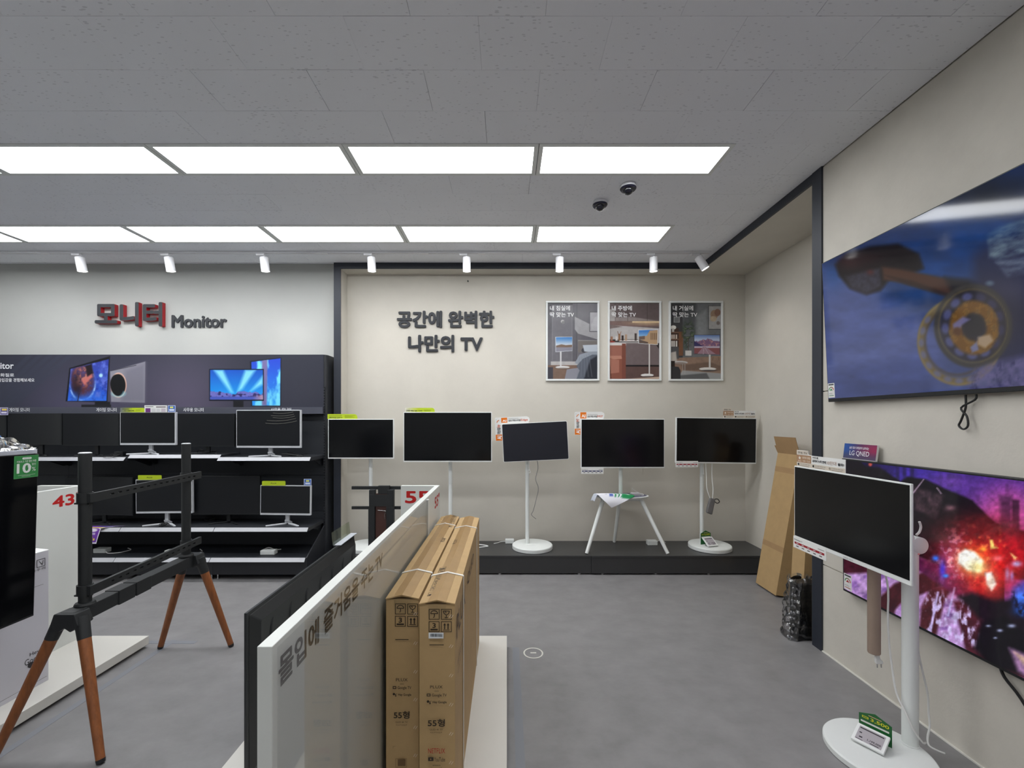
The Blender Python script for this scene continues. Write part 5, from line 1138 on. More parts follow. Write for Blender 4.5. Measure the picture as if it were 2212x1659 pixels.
p.rect(YC(53), cz_(60, 1478), YC(78), cz_(62, 1466), k); p.rect(YC(57), cz_(60, 1475), YC(61), cz_(60, 1470), rgb(206, 204, 212))
for a in (0, 1): q0 = 2.38 + 0.055 * a; p.frame(q0, 0.755, q0 + 0.045, 0.80, 0.003, k); p.line((q0 + 0.012, 0.79), (q0 + 0.03, 0.765), 0.003, k); p.line((q0 + 0.034, 0.79), (q0 + 0.03, 0.765), 0.003, k)
p.text('취급주의', 2.38, 0.735, 2.48, 0.75, k, 0.0); p.rect(2.2, 0.650, 2.47, 0.6515, k); p.rect(1.2, 0.105, 2.49, 0.1065, k)
p.build('print', t)
# large television facing right, on its own pedestal
t = thing('flat_television', 'large black-screen television with green 10% sticker and silver film', 'television', (-2.40, 1.43, 0))
tf = rotabout((-2.37, 1.43, 1.03), 'Y', math.radians(1.7))
ty0, ty1, tz0, tz1 = 0.715, 2.147, 0.615, 1.434
MB().box(-2.405, ty0, tz0, -2.372, ty1, tz1).xf(tf).build('frame', M['black'], t, bevel=0.003)
MB().box(-2.373, ty0 + 0.006, tz0 + 0.012, -2.3705, ty1 - 0.006, tz1 - 0.006).xf(tf).build('screen', M['screen'], t)
MB().box(-2.46, 1.28, 0.03, -2.42, 1.58, 1.1).build('pedestal', M['black_soft'], t, bevel=0.004)
MB().box(-2.425, 1.3, 0.85, -2.40, 1.56, 1.1).build('mount', M['black_soft'], t)
MB().box(-2.525, 1.1, 0, -2.30, 1.76, 0.03).build('base_plate', M['black_soft'], t, bevel=0.004)
# sticker
t = thing('discount_sticker', 'green 10% discount sticker on the large dark screen', 'sticker', (-2.37, 2.08, 1.32))
r3 = tf.to_3x3(); xs = -2.3700
MB().box(xs, 2.038, 1.318, xs + 0.001, 2.144, 1.428).xf(tf).build('sheet', mat('green_sticker', rgb(52, 134, 70), 0.4), t)
p = Print(tf @ V3(xs + 0.001, 2.038, 1.318), r3 @ V3(0, 1, 0), r3 @ V3(0, 0, 1), 0.0006); wt = rgb(222, 226, 222); w, h = 0.106, 0.11
p.frame(0.001, 0.001, w - 0.001, h - 0.001, 0.001, rgb(120, 190, 130)); p.poly(rcorner(w * .32, h * .83, w * .7, h * .92, h * .04), wt); p.text('스토어 추천', w * .38, h * .855, w * .64, h * .9, rgb(60, 110, 70), 0.0)
p.text('리뷰쓰고 가전 할인 쿠폰', w * .1, h * .69, w * .9, h * .79, wt, 0.01); p.text('10', w * .1, h * .22, w * .68, h * .66, wt, 0.03); p.text('%', w * .72, h * .28, w * .88, h * .46, wt, 0.0); p.text('할인', w * .71, h * .54, w * .88, h * .64, wt, 0.0)
p.poly([(w * .52, h * .5), (w * .7, h * .5), (w * .61, h * .41)], wt); p.rect(w * .15, h * .13, w * .86, h * .14, wt); p.rect(w * .3, h * .08, w * .66, h * .09, wt); p.build('print', t)
# crumpled film over its top edge
t = thing('packing_film', 'crumpled clear packing film on the large television top', 'film', (-2.38, 1.75, tz1))
def crump(u, v):
    y = 1.2 + 0.92 * u; x = -2.435 + 0.10 * v
    hgt = 0.072 * min(1, max(0, (2.13 - y) / 0.16)) + 0.012
    n_ = math.sin(31 * u + 7 * v) * math.cos(17 * v + 23 * u) + 0.6 * math.sin(57 * u - 21 * v) + 0.5 * math.sin(11 * u + 40 * v)
    return (x + 0.006 * n_, y + 0.006 * math.cos(37 * v + 19 * u), tz1 + 0.022 + hgt * math.sin(math.pi * v) * (0.75 + 0.28 * n_))
MB().grid(crump, 90, 14).build('crumple', M['film'], t, smooth=False, recalc=False)
MB().box(-2.412, 0.75, tz1 - 0.001, -2.352, 2.135, tz1 + 0.021).build('foam_strip', M['foam'], t, bevel=0.004)

# ---- black easel stand with walnut legs
t = thing('tv_easel_stand', 'empty black easel stand with four walnut legs', 'tv stand', (-2.16, 2.5, 0))
ex, ya, yb = -2.16, 2.181, 2.868
z_a, z_b = 0.655, 0.685
bm_ = MB(); h_ = 0.036
bm_.obox((ex - h_, ya - 0.09, 0.585), (2 * h_, 0, 0), (0, yb - ya + 0.16, 0.03), (0, 0, 0.07)).build('beam', M['black_soft'], t, bevel=0.003)
for k, yy_ in ((0, 2.33), (1, 2.44)): MB().obox((ex - h_ - 0.004, yy_, 0.585 + (yy_ - ya + .09) * 0.0355 - 0.004), (2 * h_ + 0.008, 0, 0), (0, 0.10, 0.0036), (0, 0, 0.078)).build('beam_sleeve', M['black_soft'], t, bevel=0.002)
for yy_, zz, feet in ((2.115, 0.615, ((-2.40, 1.98), (-1.891, 1.984))), (2.925, 0.645, ((-2.43, 2.985), (-1.947, 3.01)))):
    MB().prism([(ex - 0.05, yy_ - 0.04, zz + 0.038), (ex + 0.05, yy_ - 0.04, zz + 0.038), (ex + 0.07, yy_ - 0.04, zz - 0.02), (ex + 0.03, yy_ - 0.04, zz - 0.05), (ex, yy_ - 0.04, zz - 0.03), (ex - 0.03, yy_ - 0.04, zz - 0.05), (ex - 0.07, yy_ - 0.04, zz - 0.02)], (0, 0.08, 0)).build('yoke', M['black_soft'], t, bevel=0.004)
    for fx, fy in feet:
        s_ = -1 if fx < ex else 1
        a = V3(ex + s_ * 0.048, yy_, zz + 0.01); b = V3(fx, fy, 0.005)
        k1, k2 = a.lerp(b, 0.16), a.lerp(b, 0.975)
        MB().cyl(a, k1, 0.030, 0.0265, 22).build('leg_socket', M['black_soft'], t, smooth=True)
        l = MB().cyl(k1, k2, 0.0255, 0.0175, 22).build('leg', M['wood'], t, smooth=True)
        MB().cyl(k2, b, 0.0185, 0.0165, 18).build('rubber_foot', M['black'], l, smooth=True)
for yy_, z0_, z1_ in ((ya, 0.655, 1.434), (yb, 0.685, 1.444)):
    MB().cyl((ex, yy_, z0_ - 0.03), (ex, yy_, z1_ - 0.003), 0.0265, n=28).build('post', M['black_soft'], t, smooth=True)
    MB().lathe([(0.0265, z1_ - 0.004), (0.0265, z1_), (0.02, z1_ + 0.003), (0.001, z1_ + 0.004)], (ex, yy_, 0), 28).build('post_cap', M['silver'], t, smooth=True)
    MB().lathe([(0.027, z0_ - 0.008), (0.04, z0_ - 0.006), (0.043, z0_ + 0.006), (0.038, z0_ + 0.016), (0.027, z0_ + 0.018)], (ex, yy_, 0), 28).build('collar', M['black_soft'], t, smooth=True)
for za, zb in ((1.205, 1.222), (0.735, 0.768)):
    sl = (zb - za) / (yb - ya)
    # a flat bar with real slots: an upper and a lower band joined between the slots
    Lb = yb - ya + 0.10; s = MB()
    def band(y_a, y_b, h0, h1): s.obox((ex + 0.028, y_a, za + sl * (y_a - ya + 0.02) + h0), (0.018, 0, 0), (0, y_b - y_a, sl * (y_b - y_a)), (0, 0, h1 - h0))
    band(ya - 0.02, ya - 0.02 + Lb, -0.024, -0.004); band(ya - 0.02, ya - 0.02 + Lb, 0.003, 0.022)
    ys_ = [ya - 0.02] + [ya + 0.09 + 0.046 * k + d_ for k in range(14) for d_ in (0, 0.022)] + [ya - 0.02 + Lb]
    for y_a, y_b in zip(ys_[0::2], ys_[1::2]):
        if y_b > y_a: band(y_a, y_b, -0.0042, 0.0032)
    s.build('crossbar', M['black_soft'], t)
    for yy_, z_ in ((ya, za), (yb, zb)):
        MB().lathe([(0.0268, -0.026), (0.033, -0.026), (0.033, 0.026), (0.0268, 0.026)], (ex, yy_, z_), 24).build('clamp', M['black_soft'], t, smooth=True)
        MB().box(ex - 0.045, yy_ - 0.012, z_ - 0.034, ex + 0.03, yy_ + 0.012, z_ - 0.026).build('clamp_tab', M['black_soft'], t)

# ================================================================== RIGHT WALL
# ---- upper television
UX_T, UX_B, UY0, UY1, UZ0, UZ1 = 2.105, 2.150, 2.850, 1.185, 1.722, 2.650
def wall_tv(lab, xt, xb, ya_, yb_, z0, z1, paint, nx, ny, bz, bb, th=0.036, lit='lcd'):
    t = thing('wall_television', lab, 'television', (xb, (ya_ + yb_) / 2, z0))
    O = V3(xb, ya_, z0); U = V3(0, -1, 0); V = (V3(xt, ya_, z1) - O); H_ = V.length; V.normalize(); N = U.cross(V).normalized(); W_ = ya_ - yb_
    MB().obox(O - N * 0.0, U * W_, V * H_, -N * th).build('frame', M['black'], t, bevel=0.003)
    MB().obox(O + U * W_ * .3 + V * H_ * .3 - N * th, U * W_ * .4, V * H_ * .4, -N * (2.188 - (0.6 * xb + 0.4 * xt) - th)).build('wall_mount', M['black'], t)
    u = np.linspace(bz, W_ - bz, nx); v = np.linspace(bb, H_ - bz, ny); uu, vv = np.meshgrid(u, v)
    P = np.array(O + N * 0.0012)[None, None] + uu[..., None] * np.array(U) + vv[..., None] * np.array(V)
    # photo pixel of every screen point seen from the shop floor, used to lay the picture out
    c = Canvas(CX + P[..., 0] * FPX / P[..., 1], HZ - (P[..., 2] - EYE) * FPX / P[..., 1])
    paint(c); picture('screen', c, P, t, M[lit])
    return t, O, U, V, N
def reel(c):
    c.vgrad(360, (14, 42, 92), 880, (84, 96, 152)); c.poly([(1760, 560), (1850, 590), (1960, 660), (2060, 720), (2010, 860), (1760, 880)], (86, 100, 162), 50, 0.9)
    c.glow(1990, 600, 80, 55, (8, 70, 146), 0.9); c.glow(2080, 560, 50, 40, (8, 66, 140), 0.8); c.glow(2110, 480, 90, 40, (20, 84, 166), 0.6); c.glow(2130, 420, 120, 46, (18, 28, 48), 0.95); c.glow(1800, 590, 24, 36, (36, 92, 170), 0.6)
    c.poly([(1780, 760), (1900, 720), (2040, 680), (2060, 730), (1900, 790), (1790, 810)], (108, 120, 178), 50, 0.35); c.poly([(1780, 800), (2000, 770), (2030, 870), (1780, 880)], (66, 80, 138), 26, 0.75)
    n = fbm(c.X / 46, c.Y / 22, 21); c.c = np.clip(c.c * (0.82 + 0.36 * n)[..., None], 0, 255)
    # hand and grip
    c.poly([(1804, 572), (1830, 548), (1880, 532), (1940, 526), (1985, 548), (1996, 580), (1960, 596), (1920, 606), (1902, 628), (1872, 637), (1836, 624), (1812, 596)], (27, 22, 28), 9); c.glow(1838, 566, 30, 16, (70, 36, 42), 0.8); c.glow(1870, 560, 40, 14, (46, 28, 34), 0.8)
    c.mix(c.m_poly([(1826, 596), (1900, 580), (1904, 618), (1872, 634), (1840, 622)], 8) * (0.4 + 0.8 * fbm(c.X / 7, c.Y / 7, 6)), (62, 60, 78)); c.glow(1880, 588, 8, 6, (96, 40, 40), 0.8)
    c.poly([(1905, 576), (1950, 582), (1990, 590), (2040, 600), (2075, 618), (2060, 640), (2020, 630), (1960, 614), (1908, 604)], (84, 54, 42), 8); c.poly([(1910, 594), (1970, 606), (2050, 634), (2046, 642), (1960, 616)], (50, 34, 30), 6, 0.8)
    c.poly([(2040, 598), (2090, 604), (2150, 628), (2160, 690), (2110, 680), (2060, 640)], (32, 30, 36), 14)
    # clothing
    c.poly([(2100, 560), (2140, 520), (2212, 500), (2300, 480), (2300, 900), (2150, 860), (2140, 700), (2110, 640)], (36, 42, 80), 30, 0.85)
    f = fbm(c.X / 26 + c.Y / 30, c.Y / 9, 25)
    c.mix(c.m_poly([(2132, 508), (2160, 490), (2230, 470), (2240, 540), (2160, 562), (2136, 556)], 9) * np.clip(0.35 + 1.4 * (f - 0.35), 0, 1), (126, 150, 168)); c.mix(c.m_poly([(2150, 566), (2236, 548), (2236, 586), (2176, 600)], 8) * np.clip(0.2 + 1.4 * (f - 0.3), 0, 1), (124, 140, 166)); c.glow(2180, 630, 50, 26, (86, 86, 126), 0.55); c.ell(2138, 612, 8, 5, (130, 160, 184), 6)
    c.glow(2140, 690, 100, 90, (42, 38, 56), 0.8)
    # reel: two offset spools seen at an angle, blurred
    c.ring(2072, 738, 82, 86, 15, (122, 104, 66), 7, 0.9); c.ring(2072, 738, 88, 92, 4, (160, 136, 80), 6, 0.8); c.ring(2068, 736, 70, 74, 6, (88, 74, 60), 6, 0.7)
    for k in range(9):
        a = 1.25 + k * 0.31; x_, y_ = 2071 + 81 * math.cos(a), 738 + 85 * math.sin(a); c.ell(x_, y_, 8.5, 5.5, (112, 116, 158), 5, 0.75, a + 1.57)
    c.ell(2104, 706, 78, 80, (44, 42, 54), 16, 0.85); c.ring(2102, 704, 80, 86, 9, (64, 62, 60), 6, 0.95); c.ring(2102, 704, 74, 79, 3, (112, 98, 62), 5, 0.8)
    for k in range(13):
        a = k * 2 * math.pi / 13 + .15; x_, y_ = 2102 + 60 * math.cos(a), 704 + 64 * math.sin(a); c.ell(x_, y_, 11, 8, (92, 96, 150) if 0.9 < a < 4.6 else (60, 58, 92), 6, 0.85, a + 1.57)
    c.ring(2104, 708, 40, 44, 26, (120, 82, 32), 8); n = fbm(c.X / 12, c.Y / 12, 41); c.mix(c.m_ell(2104, 708, 54, 58, 6) * (1 - c.m_ell(2104, 708, 26, 28, 6)) * np.clip((n - .48) * 4, 0, 1), (186, 138, 58)); c.mix(c.m_ell(2104, 708, 54, 58, 6) * np.clip((n - .56) * 7, 0, 1) * 0.5, (54, 40, 30))
    c.ell(2103, 702, 24, 25, (40, 38, 46), 9); c.poly([(2058, 700), (2080, 684), (2096, 690), (2078, 702), (2072, 716), (2060, 712)], (126, 122, 176), 6, 0.9); c.poly([(2112, 728), (2138, 722), (2146, 736), (2128, 752), (2112, 744)], (188, 164, 138), 6, 0.9); c.poly([(2096, 750), (2110, 738), (2114, 756), (2100, 762)], (124, 132, 188), 5, 0.85); c.ell(2068, 716, 10, 9, (96, 60, 34), 6)
    # lace cloth
    m = c.m_poly([(2110, 796), (2160, 780), (2240, 760), (2400, 740), (2400, 900), (2090, 870), (2092, 836)], 16); c.mix(m * (0.35 + 0.8 * fbm(c.X / 12, c.Y / 10, 9)), (112, 106, 158)); c.mix(m * np.clip((fbm(c.X / 10, c.Y / 14, 33) - .5) * 4, 0, 1), (58, 58, 106))
def battle(c):
    X_, Y_ = c.X, c.Y
    c.vgrad(985, (34, 24, 110), 1160, (120, 70, 170)); c.glow(2180, 1110, 70, 60, (214, 84, 150), 0.85); c.glow(2050, 1040, 60, 20, (104, 60, 150), 0.7); c.glow(1960, 1030, 60, 30, (70, 50, 180), 0.6); c.glow(1870, 1010, 60, 26, (22, 14, 48), 0.9)
    for x_ in (1935, 1950, 1966): c.rect(x_, 1005, x_ + 8, 1050, (34, 24, 80), 4, 0.8)
    r = 1062 + (X_ - 2000) * 0.45 + 14 * (fbm(X_ / 16, X_ * 0 + 1, 4) - .5); c.mix(np.clip((Y_ - r) / 4, 0, 1) * (X_ < 2170), (16, 12, 22)); c.poly([(1960, 1030), (2000, 1035), (2040, 1055), (2100, 1080), (2120, 1100), (2150, 1130), (2300, 1170), (2300, 1260), (1940, 1230), (1820, 1180), (1820, 1005), (1900, 1010), (1945, 1040)], (15, 11, 20), 6)
    c.mix(c.m_poly([(1970, 1050), (2040, 1070), (2020, 1120), (1975, 1100)], 10) * fbm(X_ / 8, Y_ / 10, 3), (84, 62, 72)); c.line((1967, 1072), (1995, 1036), 2.5, (150, 130, 150), 2); c.line((2024, 1054), (2033, 1066), 2.5, (150, 130, 150), 2); c.glow(2052, 1097, 12, 6, (120, 90, 100), 0.8); c.ell(1880, 1003, 4, 4, (190, 80, 70), 3)
    c.rect(2160, 1070, 2186, 1190, (60, 30, 62), 10, 0.8); c.rect(2186, 1080, 2202, 1200, (52, 24, 48), 5, 0.9)
    # ground
    c.poly([(1820, 1185), (1950, 1190), (2050, 1235), (2120, 1300), (2300, 1400), (2300, 1600), (1800, 1400)], (176, 138, 196), 12); c.mix((Y_ > 1190) * np.clip((fbm(X_ / 22, Y_ / 14, 12) - .52) * 5, 0, 1) * c.m_poly([(1820, 1195), (1950, 1200), (2120, 1300), (2300, 1420), (2300, 1600), (1800, 1400)], 10), (128, 90, 158))
    for pts, col in (([(1820, 1190), (1900, 1210), (1920, 1235), (1820, 1240)], (62, 20, 34)), ([(1890, 1300), (1930, 1262), (2010, 1230), (2090, 1262), (2030, 1268), (1950, 1300), (1910, 1340)], (58, 18, 26)), ([(1985, 1370), (1990, 1310), (2010, 1270), (2060, 1262), (2040, 1300), (2020, 1380)], (66, 22, 30)), ([(1950, 1192), (2060, 1230), (2120, 1290), (2080, 1296), (1980, 1230)], (70, 24, 70)), ([(2060, 1300), (2120, 1290), (2300, 1400), (2300, 1500), (2090, 1420)], (66, 20, 34)), ([(1905, 1335), (1935, 1300), (1930, 1350)], (50, 16, 30))): c.poly(pts, col, 7)
    c.mix(c.m_poly([(1985, 1270), (2100, 1290), (2120, 1400), (2000, 1380)], 16) * np.clip((fbm(X_ / 7, Y_ / 16, 15) - .5) * 5, 0, 1), (206, 190, 240))
    c.line((2008, 1372), (2026, 1280), 5, (196, 180, 236), 3); c.line((2048, 1330), (2062, 1270), 4, (190, 180, 240), 3)
    # explosion
    c.glow(2110, 1195, 95, 60, (150, 20, 24), 0.9); c.glow(2140, 1215, 70, 60, (230, 30, 26), 0.9); c.glow(2120, 1140, 60, 26, (110, 26, 30), 0.7); c.glow(2060, 1215, 30, 40, (176, 70, 130), 0.8); c.glow(2130, 1260, 50, 34, (200, 30, 30), 0.85); c.glow(2200, 1190, 40, 40, (190, 20, 34), 0.8)
    n = fbm(X_ / 9, Y_ / 9, 17); c.mix(np.exp(-(((X_ - 2062) / 34) ** 2 + ((Y_ - 1205) / 44) ** 2)) * np.clip((n - .5) * 6, 0, 1), (220, 150, 210)); c.mix(np.exp(-(((X_ - 2120) / 70) ** 2 + ((Y_ - 1200) / 50) ** 2)) * np.clip((n - .6) * 8, 0, 1) * .8, (250, 120, 70))
    c.glow(2095, 1210, 34, 26, (255, 150, 60), 0.9); c.poly([(2070, 1196), (2085, 1186), (2105, 1192), (2124, 1212), (2118, 1236), (2090, 1232), (2070, 1216)], (255, 252, 246), 7); c.glow(2112, 1226, 22, 16, (255, 232, 150), 0.9); c.poly([(2128, 1238), (2142, 1236), (2152, 1262), (2142, 1276), (2132, 1262)], (250, 246, 255), 6); c.glow(2140, 1256, 14, 22, (255, 200, 150), 0.5)
    c.poly([(2138, 1166), (2144, 1166), (2148, 1180), (2156, 1184), (2140, 1186)], (255, 210, 110), 4); c.poly([(2182, 1194), (2196, 1204), (2192, 1210)], (255, 200, 130), 4); c.glow(2124, 1186, 8, 5, (255, 170, 60), 0.9)
    c.glow(2021, 1206, 7, 6, (60, 120, 255), 1); c.glow(2036, 1230, 7, 20, (60, 60, 230), 0.8); c.glow(2043, 1244, 6, 4, (60, 140, 255), 1); c.glow(2196, 1218, 10, 6, (210, 190, 250), 0.9); c.glow(2176, 1240, 5, 14, (200, 170, 230), 0.7); c.glow(2186, 1244, 4, 10, (180, 140, 220), 0.8); c.glow(2155, 1206, 12, 6, (226, 120, 130), 0.7)
    # dark rider with blue light
    c.poly([(2070, 1290), (2100, 1280), (2150, 1300), (2200, 1290), (2260, 1290), (2260, 1420), (2160, 1380), (2110, 1330)], (22, 12, 22), 12); c.poly([(2105, 1400), (2120, 1345), (2170, 1330), (2230, 1380), (2300, 1480), (2140, 1440)], (12, 9, 16), 10); c.poly([(2190, 1270), (2212, 1255), (2300, 1270), (2300, 1400), (2230, 1350), (2190, 1310)], (34, 70, 190), 14, 0.55); c.glow(2206, 1290, 16, 16, (70, 130, 255), 0.9); c.glow(2212, 1320, 20, 10, (30, 110, 230), 0.8)
    for a, b, r_ in ((2135, 1352, 5), (2160, 1362, 6), (2150, 1378, 4), (2185, 1352, 8)): c.glow(a, b, r_, r_ * .5, (180, 190, 230), 0.8)
    c.poly([(2180, 1400), (2230, 1420), (2300, 1470), (2300, 1520), (2200, 1450)], (156, 116, 160), 12); c.poly([(2190, 1408), (2225, 1425), (2215, 1440)], (206, 170, 150), 8)
    c.mix(c.m_poly([(2180, 1280), (2300, 1260), (2300, 1400), (2200, 1340)], 14) * np.clip((fbm(X_ / 9, Y_ / 12, 51) - .48) * 5, 0, 1), (16, 14, 40)); c.c = np.clip(c.c * (0.7 + 0.6 * fbm(X_ / 8, Y_ / 8, 40))[..., None], 0, 255)
UT, UO, UU, UV, UN = wall_tv('large wall television showing a golden fishing reel on blue', UX_T, UX_B, UY0, UY1, UZ0, UZ1, reel, 300, 170, 0.006, 0.022)
LT, LO, LU, LV, LN = wall_tv('wall television showing a fiery red and purple battle scene', 2.135, 2.143, 2.716, 1.27, 0.517, 1.358, battle, 300, 176, 0.010, 0.014, lit='lcd_vivid')
def energy_label(lab, O, U, V, N, u0, v0, w, h, col):
    B = O + U * u0 + V * v0 + N * 0.0016
    t = thing('energy_label', lab, 'label', tuple(B))
    MB().obox(B, U * w, V * h, N * 0.0006).build('sheet', WHITEC, t)
    p = Print(B + N * 0.0006, U, V, 0.0004); p.rect(w * .1, h * .86, w * .9, h * .95, rgb(60, 60, 70))
    for k in range(9):
        a0, a1 = math.pi * (1 - k / 9), math.pi * (1 - (k + 1) / 9); cx_, cy_ = w * .5, h * .52
        p.poly([(cx_ + w * .4 * math.cos(a0), cy_ + w * .4 * math.sin(a0)), (cx_ + w * .4 * math.cos(a1), cy_ + w * .4 * math.sin(a1)), (cx_ + w * .3 * math.cos(a1), cy_ + w * .3 * math.sin(a1)), (cx_ + w * .3 * math.cos(a0), cy_ + w * .3 * math.sin(a0))], rgb(40 + 20 * k, 140 - 10 * k, 70))
    p.poly([(w * .28, h * .5), (w * .72, h * .5), (w * .5, h * .64)], col); p.rect(w * .14, h * .12, w * .86, h * .16, col); p.rect(w * .14, h * .3, w * .6, h * .32, rgb(140, 140, 140)); p.rect(w * .14, h * .24, w * .7, h * .26, rgb(140, 140, 140)); p.build('print', t)
energy_label('small green energy label on the fishing reel television corner', UO, UU, UV, UN, 0.008, 0.028, 0.055, 0.095, rgb(50, 130, 70))
energy_label('small red energy label on the battle scene television corner', LO, LU, LV, LN, 0.012, 0.018, 0.06, 0.098, rgb(176, 44, 40))
# cables under the wall televisions
cords('thin black cable looping below the fishing reel television', [(2.165, y_, z_) for y_, z_ in ((2.01, 1.72), (2.01, 1.66), (2.03, 1.60), (2.04, 1.575), (2.02, 1.558), (2.00, 1.575), (2.005, 1.62), (2.03, 1.66), (1.97, 1.695), (1.965, 1.72))], 0.0045)
cords('black cable running from the battle scene television down the wall', [(2.165, 1.87, 0.523), (2.168, 1.855, 0.48), (2.175, 1.80, 0.42), (2.178, 1.72, 0.30), (2.175, 1.66, 0.18), (2.168, 1.70, 0.065), (2.16, 1.77, 0.012), (2.13, 1.70, 0.0065), (2.12, 1.5, 0.0065)], 0.006)
# LG QNED topper
t = thing('brand_topper', 'blue to red LG QNED topper card on the lower wall television', 'card', (2.15, 2.6, 1.358))
ta, tb = 2.70, 2.46
q0, q1 = V3(2.150, 2.725, 1.356), V3(2.150, 2.485, 1.356)
U = (q1 - q0).normalized(); W_ = (q1 - q0).length; hh = 0.098
MB().obox(q0, U * W_, V3(0.012, 0, hh), V3(0.012, 0, 0)).build('card', WHITEC, t)
Vt = V3(0.012, 0, hh).normalized()
u = np.linspace(0, W_, 60); v = np.linspace(0, 0.0985, 26); uu, vv = np.meshgrid(u, v)
N_ = U.cross(Vt).normalized(); P = np.array(q0 + N_ * 0.0006)[None, None] + uu[..., None] * np.array(U) + vv[..., None] * np.array(Vt)
c = Canvas(uu / W_, vv / 0.0985); c.fill((70, 62, 100)); c.glow(0.05, 0.75, 0.35, 0.6, (36, 84, 156), 1); c.glow(0.95, 0.7, 0.5, 0.5, (150, 46, 84), 1); c.rect(-1, -0.1, 2, 0.3, (84, 80, 100), 0.5, 0.7); c.rect(-1, -0.1, 2, 0.05, (206, 204, 200), 0.03)
picture('print', c, P, t, M['print'])
p = Print(q0, U, Vt, 0.0012); p.text('LG QNED', W_ * .2, 0.022, W_ * .8, 0.056, rgb(236, 236, 240), 0.0); p.text('숨은 빛과 디테일까지 살려내는', W_ * .18, 0.066, W_ * .78, 0.082, rgb(226, 220, 232), 0.02); p.build('lettering', t)

# ---- white portable television in front of the right wall
TX, TYa, TYb, TZ0, TZ1 = 1.66, 2.461, 1.748, 0.917, 1.339
t = thing('portable_television', 'white-framed television on a tall white pole in front of the battle scene', 'television', (1.775, 2.035, 0))
MB().box(TX, TYb, TZ0, TX + 0.010, TYa, TZ1).build('frame', M['white'], t, bevel=0.003)
MB().box(TX - 0.001, TYb + 0.007, TZ0 + 0.022, TX + 0.004, TYa - 0.007, TZ1 - 0.007).build('screen', M['screen'], t)
MB().box(TX + 0.009, 1.86, 0.95, TX + 0.05, 2.36, 1.2).build('back_housing', M['white_soft'], t, bevel=0.012)
px_, py_ = 1.95, 2.06
round_base(t, 1.775, 2.035, 0.0, 0.215, 0.034)
MB().cyl((px_, py_, 0.03), (px_, py_, 0.985), 0.0315, n=32).build('pole', M['white_soft'], t, smooth=True)
MB().lathe([(0.034, 0.034), (0.034, 0.04), (0.0316, 0.041)], (px_, py_, 0), 32).build('pole_ring', M['white'], t, smooth=True)
MB().cyl((px_ + 0.012, py_ - 0.032, 0.965), (px_ + 0.012, py_ - 0.0305, 0.965), 0.006, n=12).build('screw', M['chrome'], t)
MB().tube([(px_ + 0.005, py_, 1.005), (px_ - 0.03, py_, 1.03), (px_ - 0.10, py_, 1.065), (px_ - 0.2, py_, 1.08), (TX + 0.05, py_, 1.08)], 0.033, 20).build('arm', M['white_soft'], t, smooth=True)
MB().lathe([(0.001, -0.036), (0.03, -0.036), (0.04, -0.03), (0.04, 0.03), (0.03, 0.036), (0.001, 0.036)], (px_ + 0.020, py_, 1.002), 28, (0, 1, 0)).build('knuckle', M['white_soft'], t, smooth=True)
MB().cyl((px_ - 0.03, py_ - 0.0345, 1.052), (px_ - 0.03, py_ - 0.028, 1.052), 0.015, n=24).build('knuckle_cap', mat('grey_cap', rgb(104, 106, 110), 0.5), t)
MB().tube([(px_ + 0.03, py_, 1.045), (px_ + 0.045, py_, 1.06), (px_ + 0.052, py_, 1.085), (px_ + 0.045, py_, 1.11)], 0.005).build('tie', M['cord_white'], t, smooth=True)
MB().cyl((px_ + 0.05, py_, 1.01), (px_ + 0.085, py_, 1.0), 0.006, 0.002, 10).build('tie_end', M['cord_white'], t)
p = Print((TX, TYa, TZ0), (0, -1, 0), (0, 0, 1), 0.0006); p.text('WIDE VIEW', 0.36, 0.006, 0.42, 0.014, rgb(150, 150, 150), 0.0); p.build('lettering', t)
step_card('beige and white sales card on the pole television at the right wall', (TX + 0.0128, TYa - 0.004, TZ1 - 0.003), (0, -1, 0), 0.352, 0.094)
under_card('white spec card with red bar below the pole television', (TX - 0.0015, TYa + 0.004, 0.868), (0, -1, 0), 0.25, 0.066, rgb(150, 30, 40))
price_tag('slanted price tag with green card on the pole television base', 1.755, 2.055, 0.034, math.radians(-57), 0.125, 0.10, 0.42)
# beige cable sleeve, plug and cords
t = thing('cable_sleeve', 'beige cable sleeve hanging behind the pole television with white plug', 'cable sleeve', (1.855, 2.15, 0.42))
MB().lathe([(0.001, 0.0), (0.025, 0.0), (0.027, 0.006), (0.027, 0.60), (0.02, 0.61)], (1.853, 2.15, 0.425), 24).build('sleeve', M['sleeve'], t, smooth=True)
MB().tube([(TX + 0.048, 2.15, 1.08), (1.78, 2.15, 1.075), (1.84, 2.15, 1.06), (1.853, 2.15, 1.03)], 0.006).build('hanger', M['cord_white'], t, smooth=True)
pl = MB().prism([(1.862, 2.142, 0.43), (1.872, 2.142, 0.43), (1.880, 2.142, 0.40), (1.894, 2.142, 0.385), (1.894, 2.142, 0.372), (1.862, 2.142, 0.372), (1.858, 2.142, 0.39)], (0, 0.016, 0)).build('plug', M['cord_white'], t, bevel=0.004)
for a in (1.869, 1.889): MB().cyl((a, 2.15, 0.372), (a + 0.001, 2.15, 0.352), 0.0025, n=8).build('pin', M['chrome'], pl)
cords('white cord hanging in front of the right wall to the pole foot', [(TX + 0.048, 2.13, 0.99), (1.82, 2.11, 0.95), (1.884, 2.11, 0.80), (1.887, 2.11, 0.62), (1.893, 2.11, 0.5), (1.899, 2.10, 0.38), (1.902, 2.08, 0.27), (1.910, 2.04, 0.2), (1.928, 2.016, 0.13), (1.965, 2.012, 0.078), (1.996, 2.03, 0.064)], 0.0042, 'cord_white')
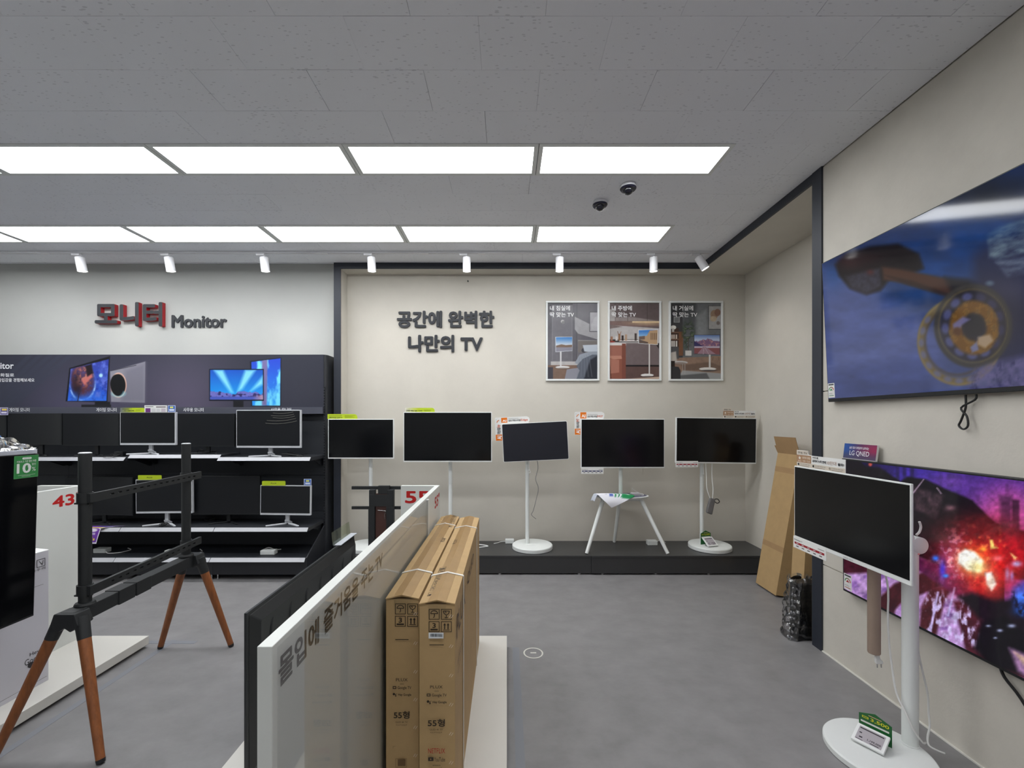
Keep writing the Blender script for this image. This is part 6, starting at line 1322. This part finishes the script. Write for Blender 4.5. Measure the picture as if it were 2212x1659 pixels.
cords('white cord curling behind the pole to the floor', [(1.988, 2.07, 0.62), (1.995, 2.07, 0.5), (2.02, 2.07, 0.38), (2.045, 2.07, 0.27), (2.05, 2.07, 0.18), (2.045, 2.06, 0.12), (2.02, 2.045, 0.078), (2.002, 2.02, 0.058), (2.02, 2.0, 0.05), (2.05, 1.995, 0.04)], 0.0042, 'cord_white')

# ---- leaning cartons and wrapped parts in the alcove corner
def leaning(lab, x0, x1, y0, y1, h, shift, flap, xtop=None):
    t = thing('tall_carton', lab, 'carton', ((x0 + x1) / 2, (y0 + y1) / 2, 0))
    L = V3(shift, 0, h); w = x1 - x0; Lh = L.normalized(); Nn = V3(Lh.z, 0, -Lh.x)
    O = V3(x0, y0, 0.0)
    a = Nn * w
    body = MB()
    lo = max(0, -a.z); O = O + V3(0, 0, lo)
    # open-topped carton: four walls and a bottom
    th = 0.005; D = V3(0, y1 - y0, 0)
    body.obox(O, Nn * th, D, L).obox(O + Nn * (w - th), Nn * th, D, L).obox(O + Nn * th, Nn * (w - 2 * th), V3(0, th, 0), L).obox(O + Nn * th + D - V3(0, th, 0), Nn * (w - 2 * th), V3(0, th, 0), L).obox(O + Nn * th, Nn * (w - 2 * th), D, Lh * th)
    body.build('body', M['card'], t)
    for k in (0.24, 0.30): MB().obox(O - Nn * 0.0008 + L * (k if k == .3 else 0.86), Nn * 0.0009, D, Lh * 0.05).build('tape_band', M['card_in'], t)
    if flap:
        MB().obox(O + L, V3(-0.04, 0, 0.16), D, Nn * 0.004).build('flap', M['card_in'], t)
        MB().obox(O + L + V3(0, y1 - y0, 0), V3(0.0, 0.05, 0.07), Nn * w, V3(0, 0.004, 0)).build('flap', M['card_in'], t)
    return t
leaning('tall open-topped kraft carton leaning in the alcove corner', 2.425, 2.54, 3.84, 4.15, 1.265, 0.215, True)
leaning('shorter kraft carton standing behind the wrapped black part', 2.255, 2.50, 3.262, 3.405, 0.96, 0.05, False)
t = thing('wrapped_part', 'black part wrapped in clear bubble film beside the dark trim post', 'wrapped part', (2.17, 3.15, 0))
bx = MB().obox((2.105, 3.08, 0.0), (0.165, 0.03, 0), (0.0, 0.10, 0), (0.03, 0.04, 0.40)).build('part', M['wrapped'], t, bevel=0.01)
def wrap(u, v):
    a = 2 * math.pi * u; n_ = 0.006 * math.sin(23 * u + 9 * v) + 0.005 * math.sin(41 * v + 13 * u) + 0.004 * math.sin(67 * u)
    rx, ry = 0.125 - 0.03 * v + n_, 0.080 - 0.01 * v + n_
    sup = lambda t_: math.copysign(abs(t_) ** 0.6, t_)
    return (2.178 + 0.028 * v + rx * sup(math.cos(a)), 3.158 + 0.012 * v + ry * sup(math.sin(a)), 0.43 * v + 0.01 * (v > 0.9) * math.sin(9 * a))
MB().grid(wrap, 60, 24).build('bubble_film', M['film'], t, smooth=False, recalc=False)
bb_ = MB()
for i in range(9):
    for j in range(2):
        c_ = wrap(0.56 + 0.05 * j, 0.05 + 0.1 * i); bb_.lathe([(0.012, 0), (0.010, 0.005), (0.005, 0.008)], (c_[0], c_[1], c_[2]), 10, (-1, -0.4, 0))
bb_.build('bubbles', M['film'], t)['kind'] = 'stuff'
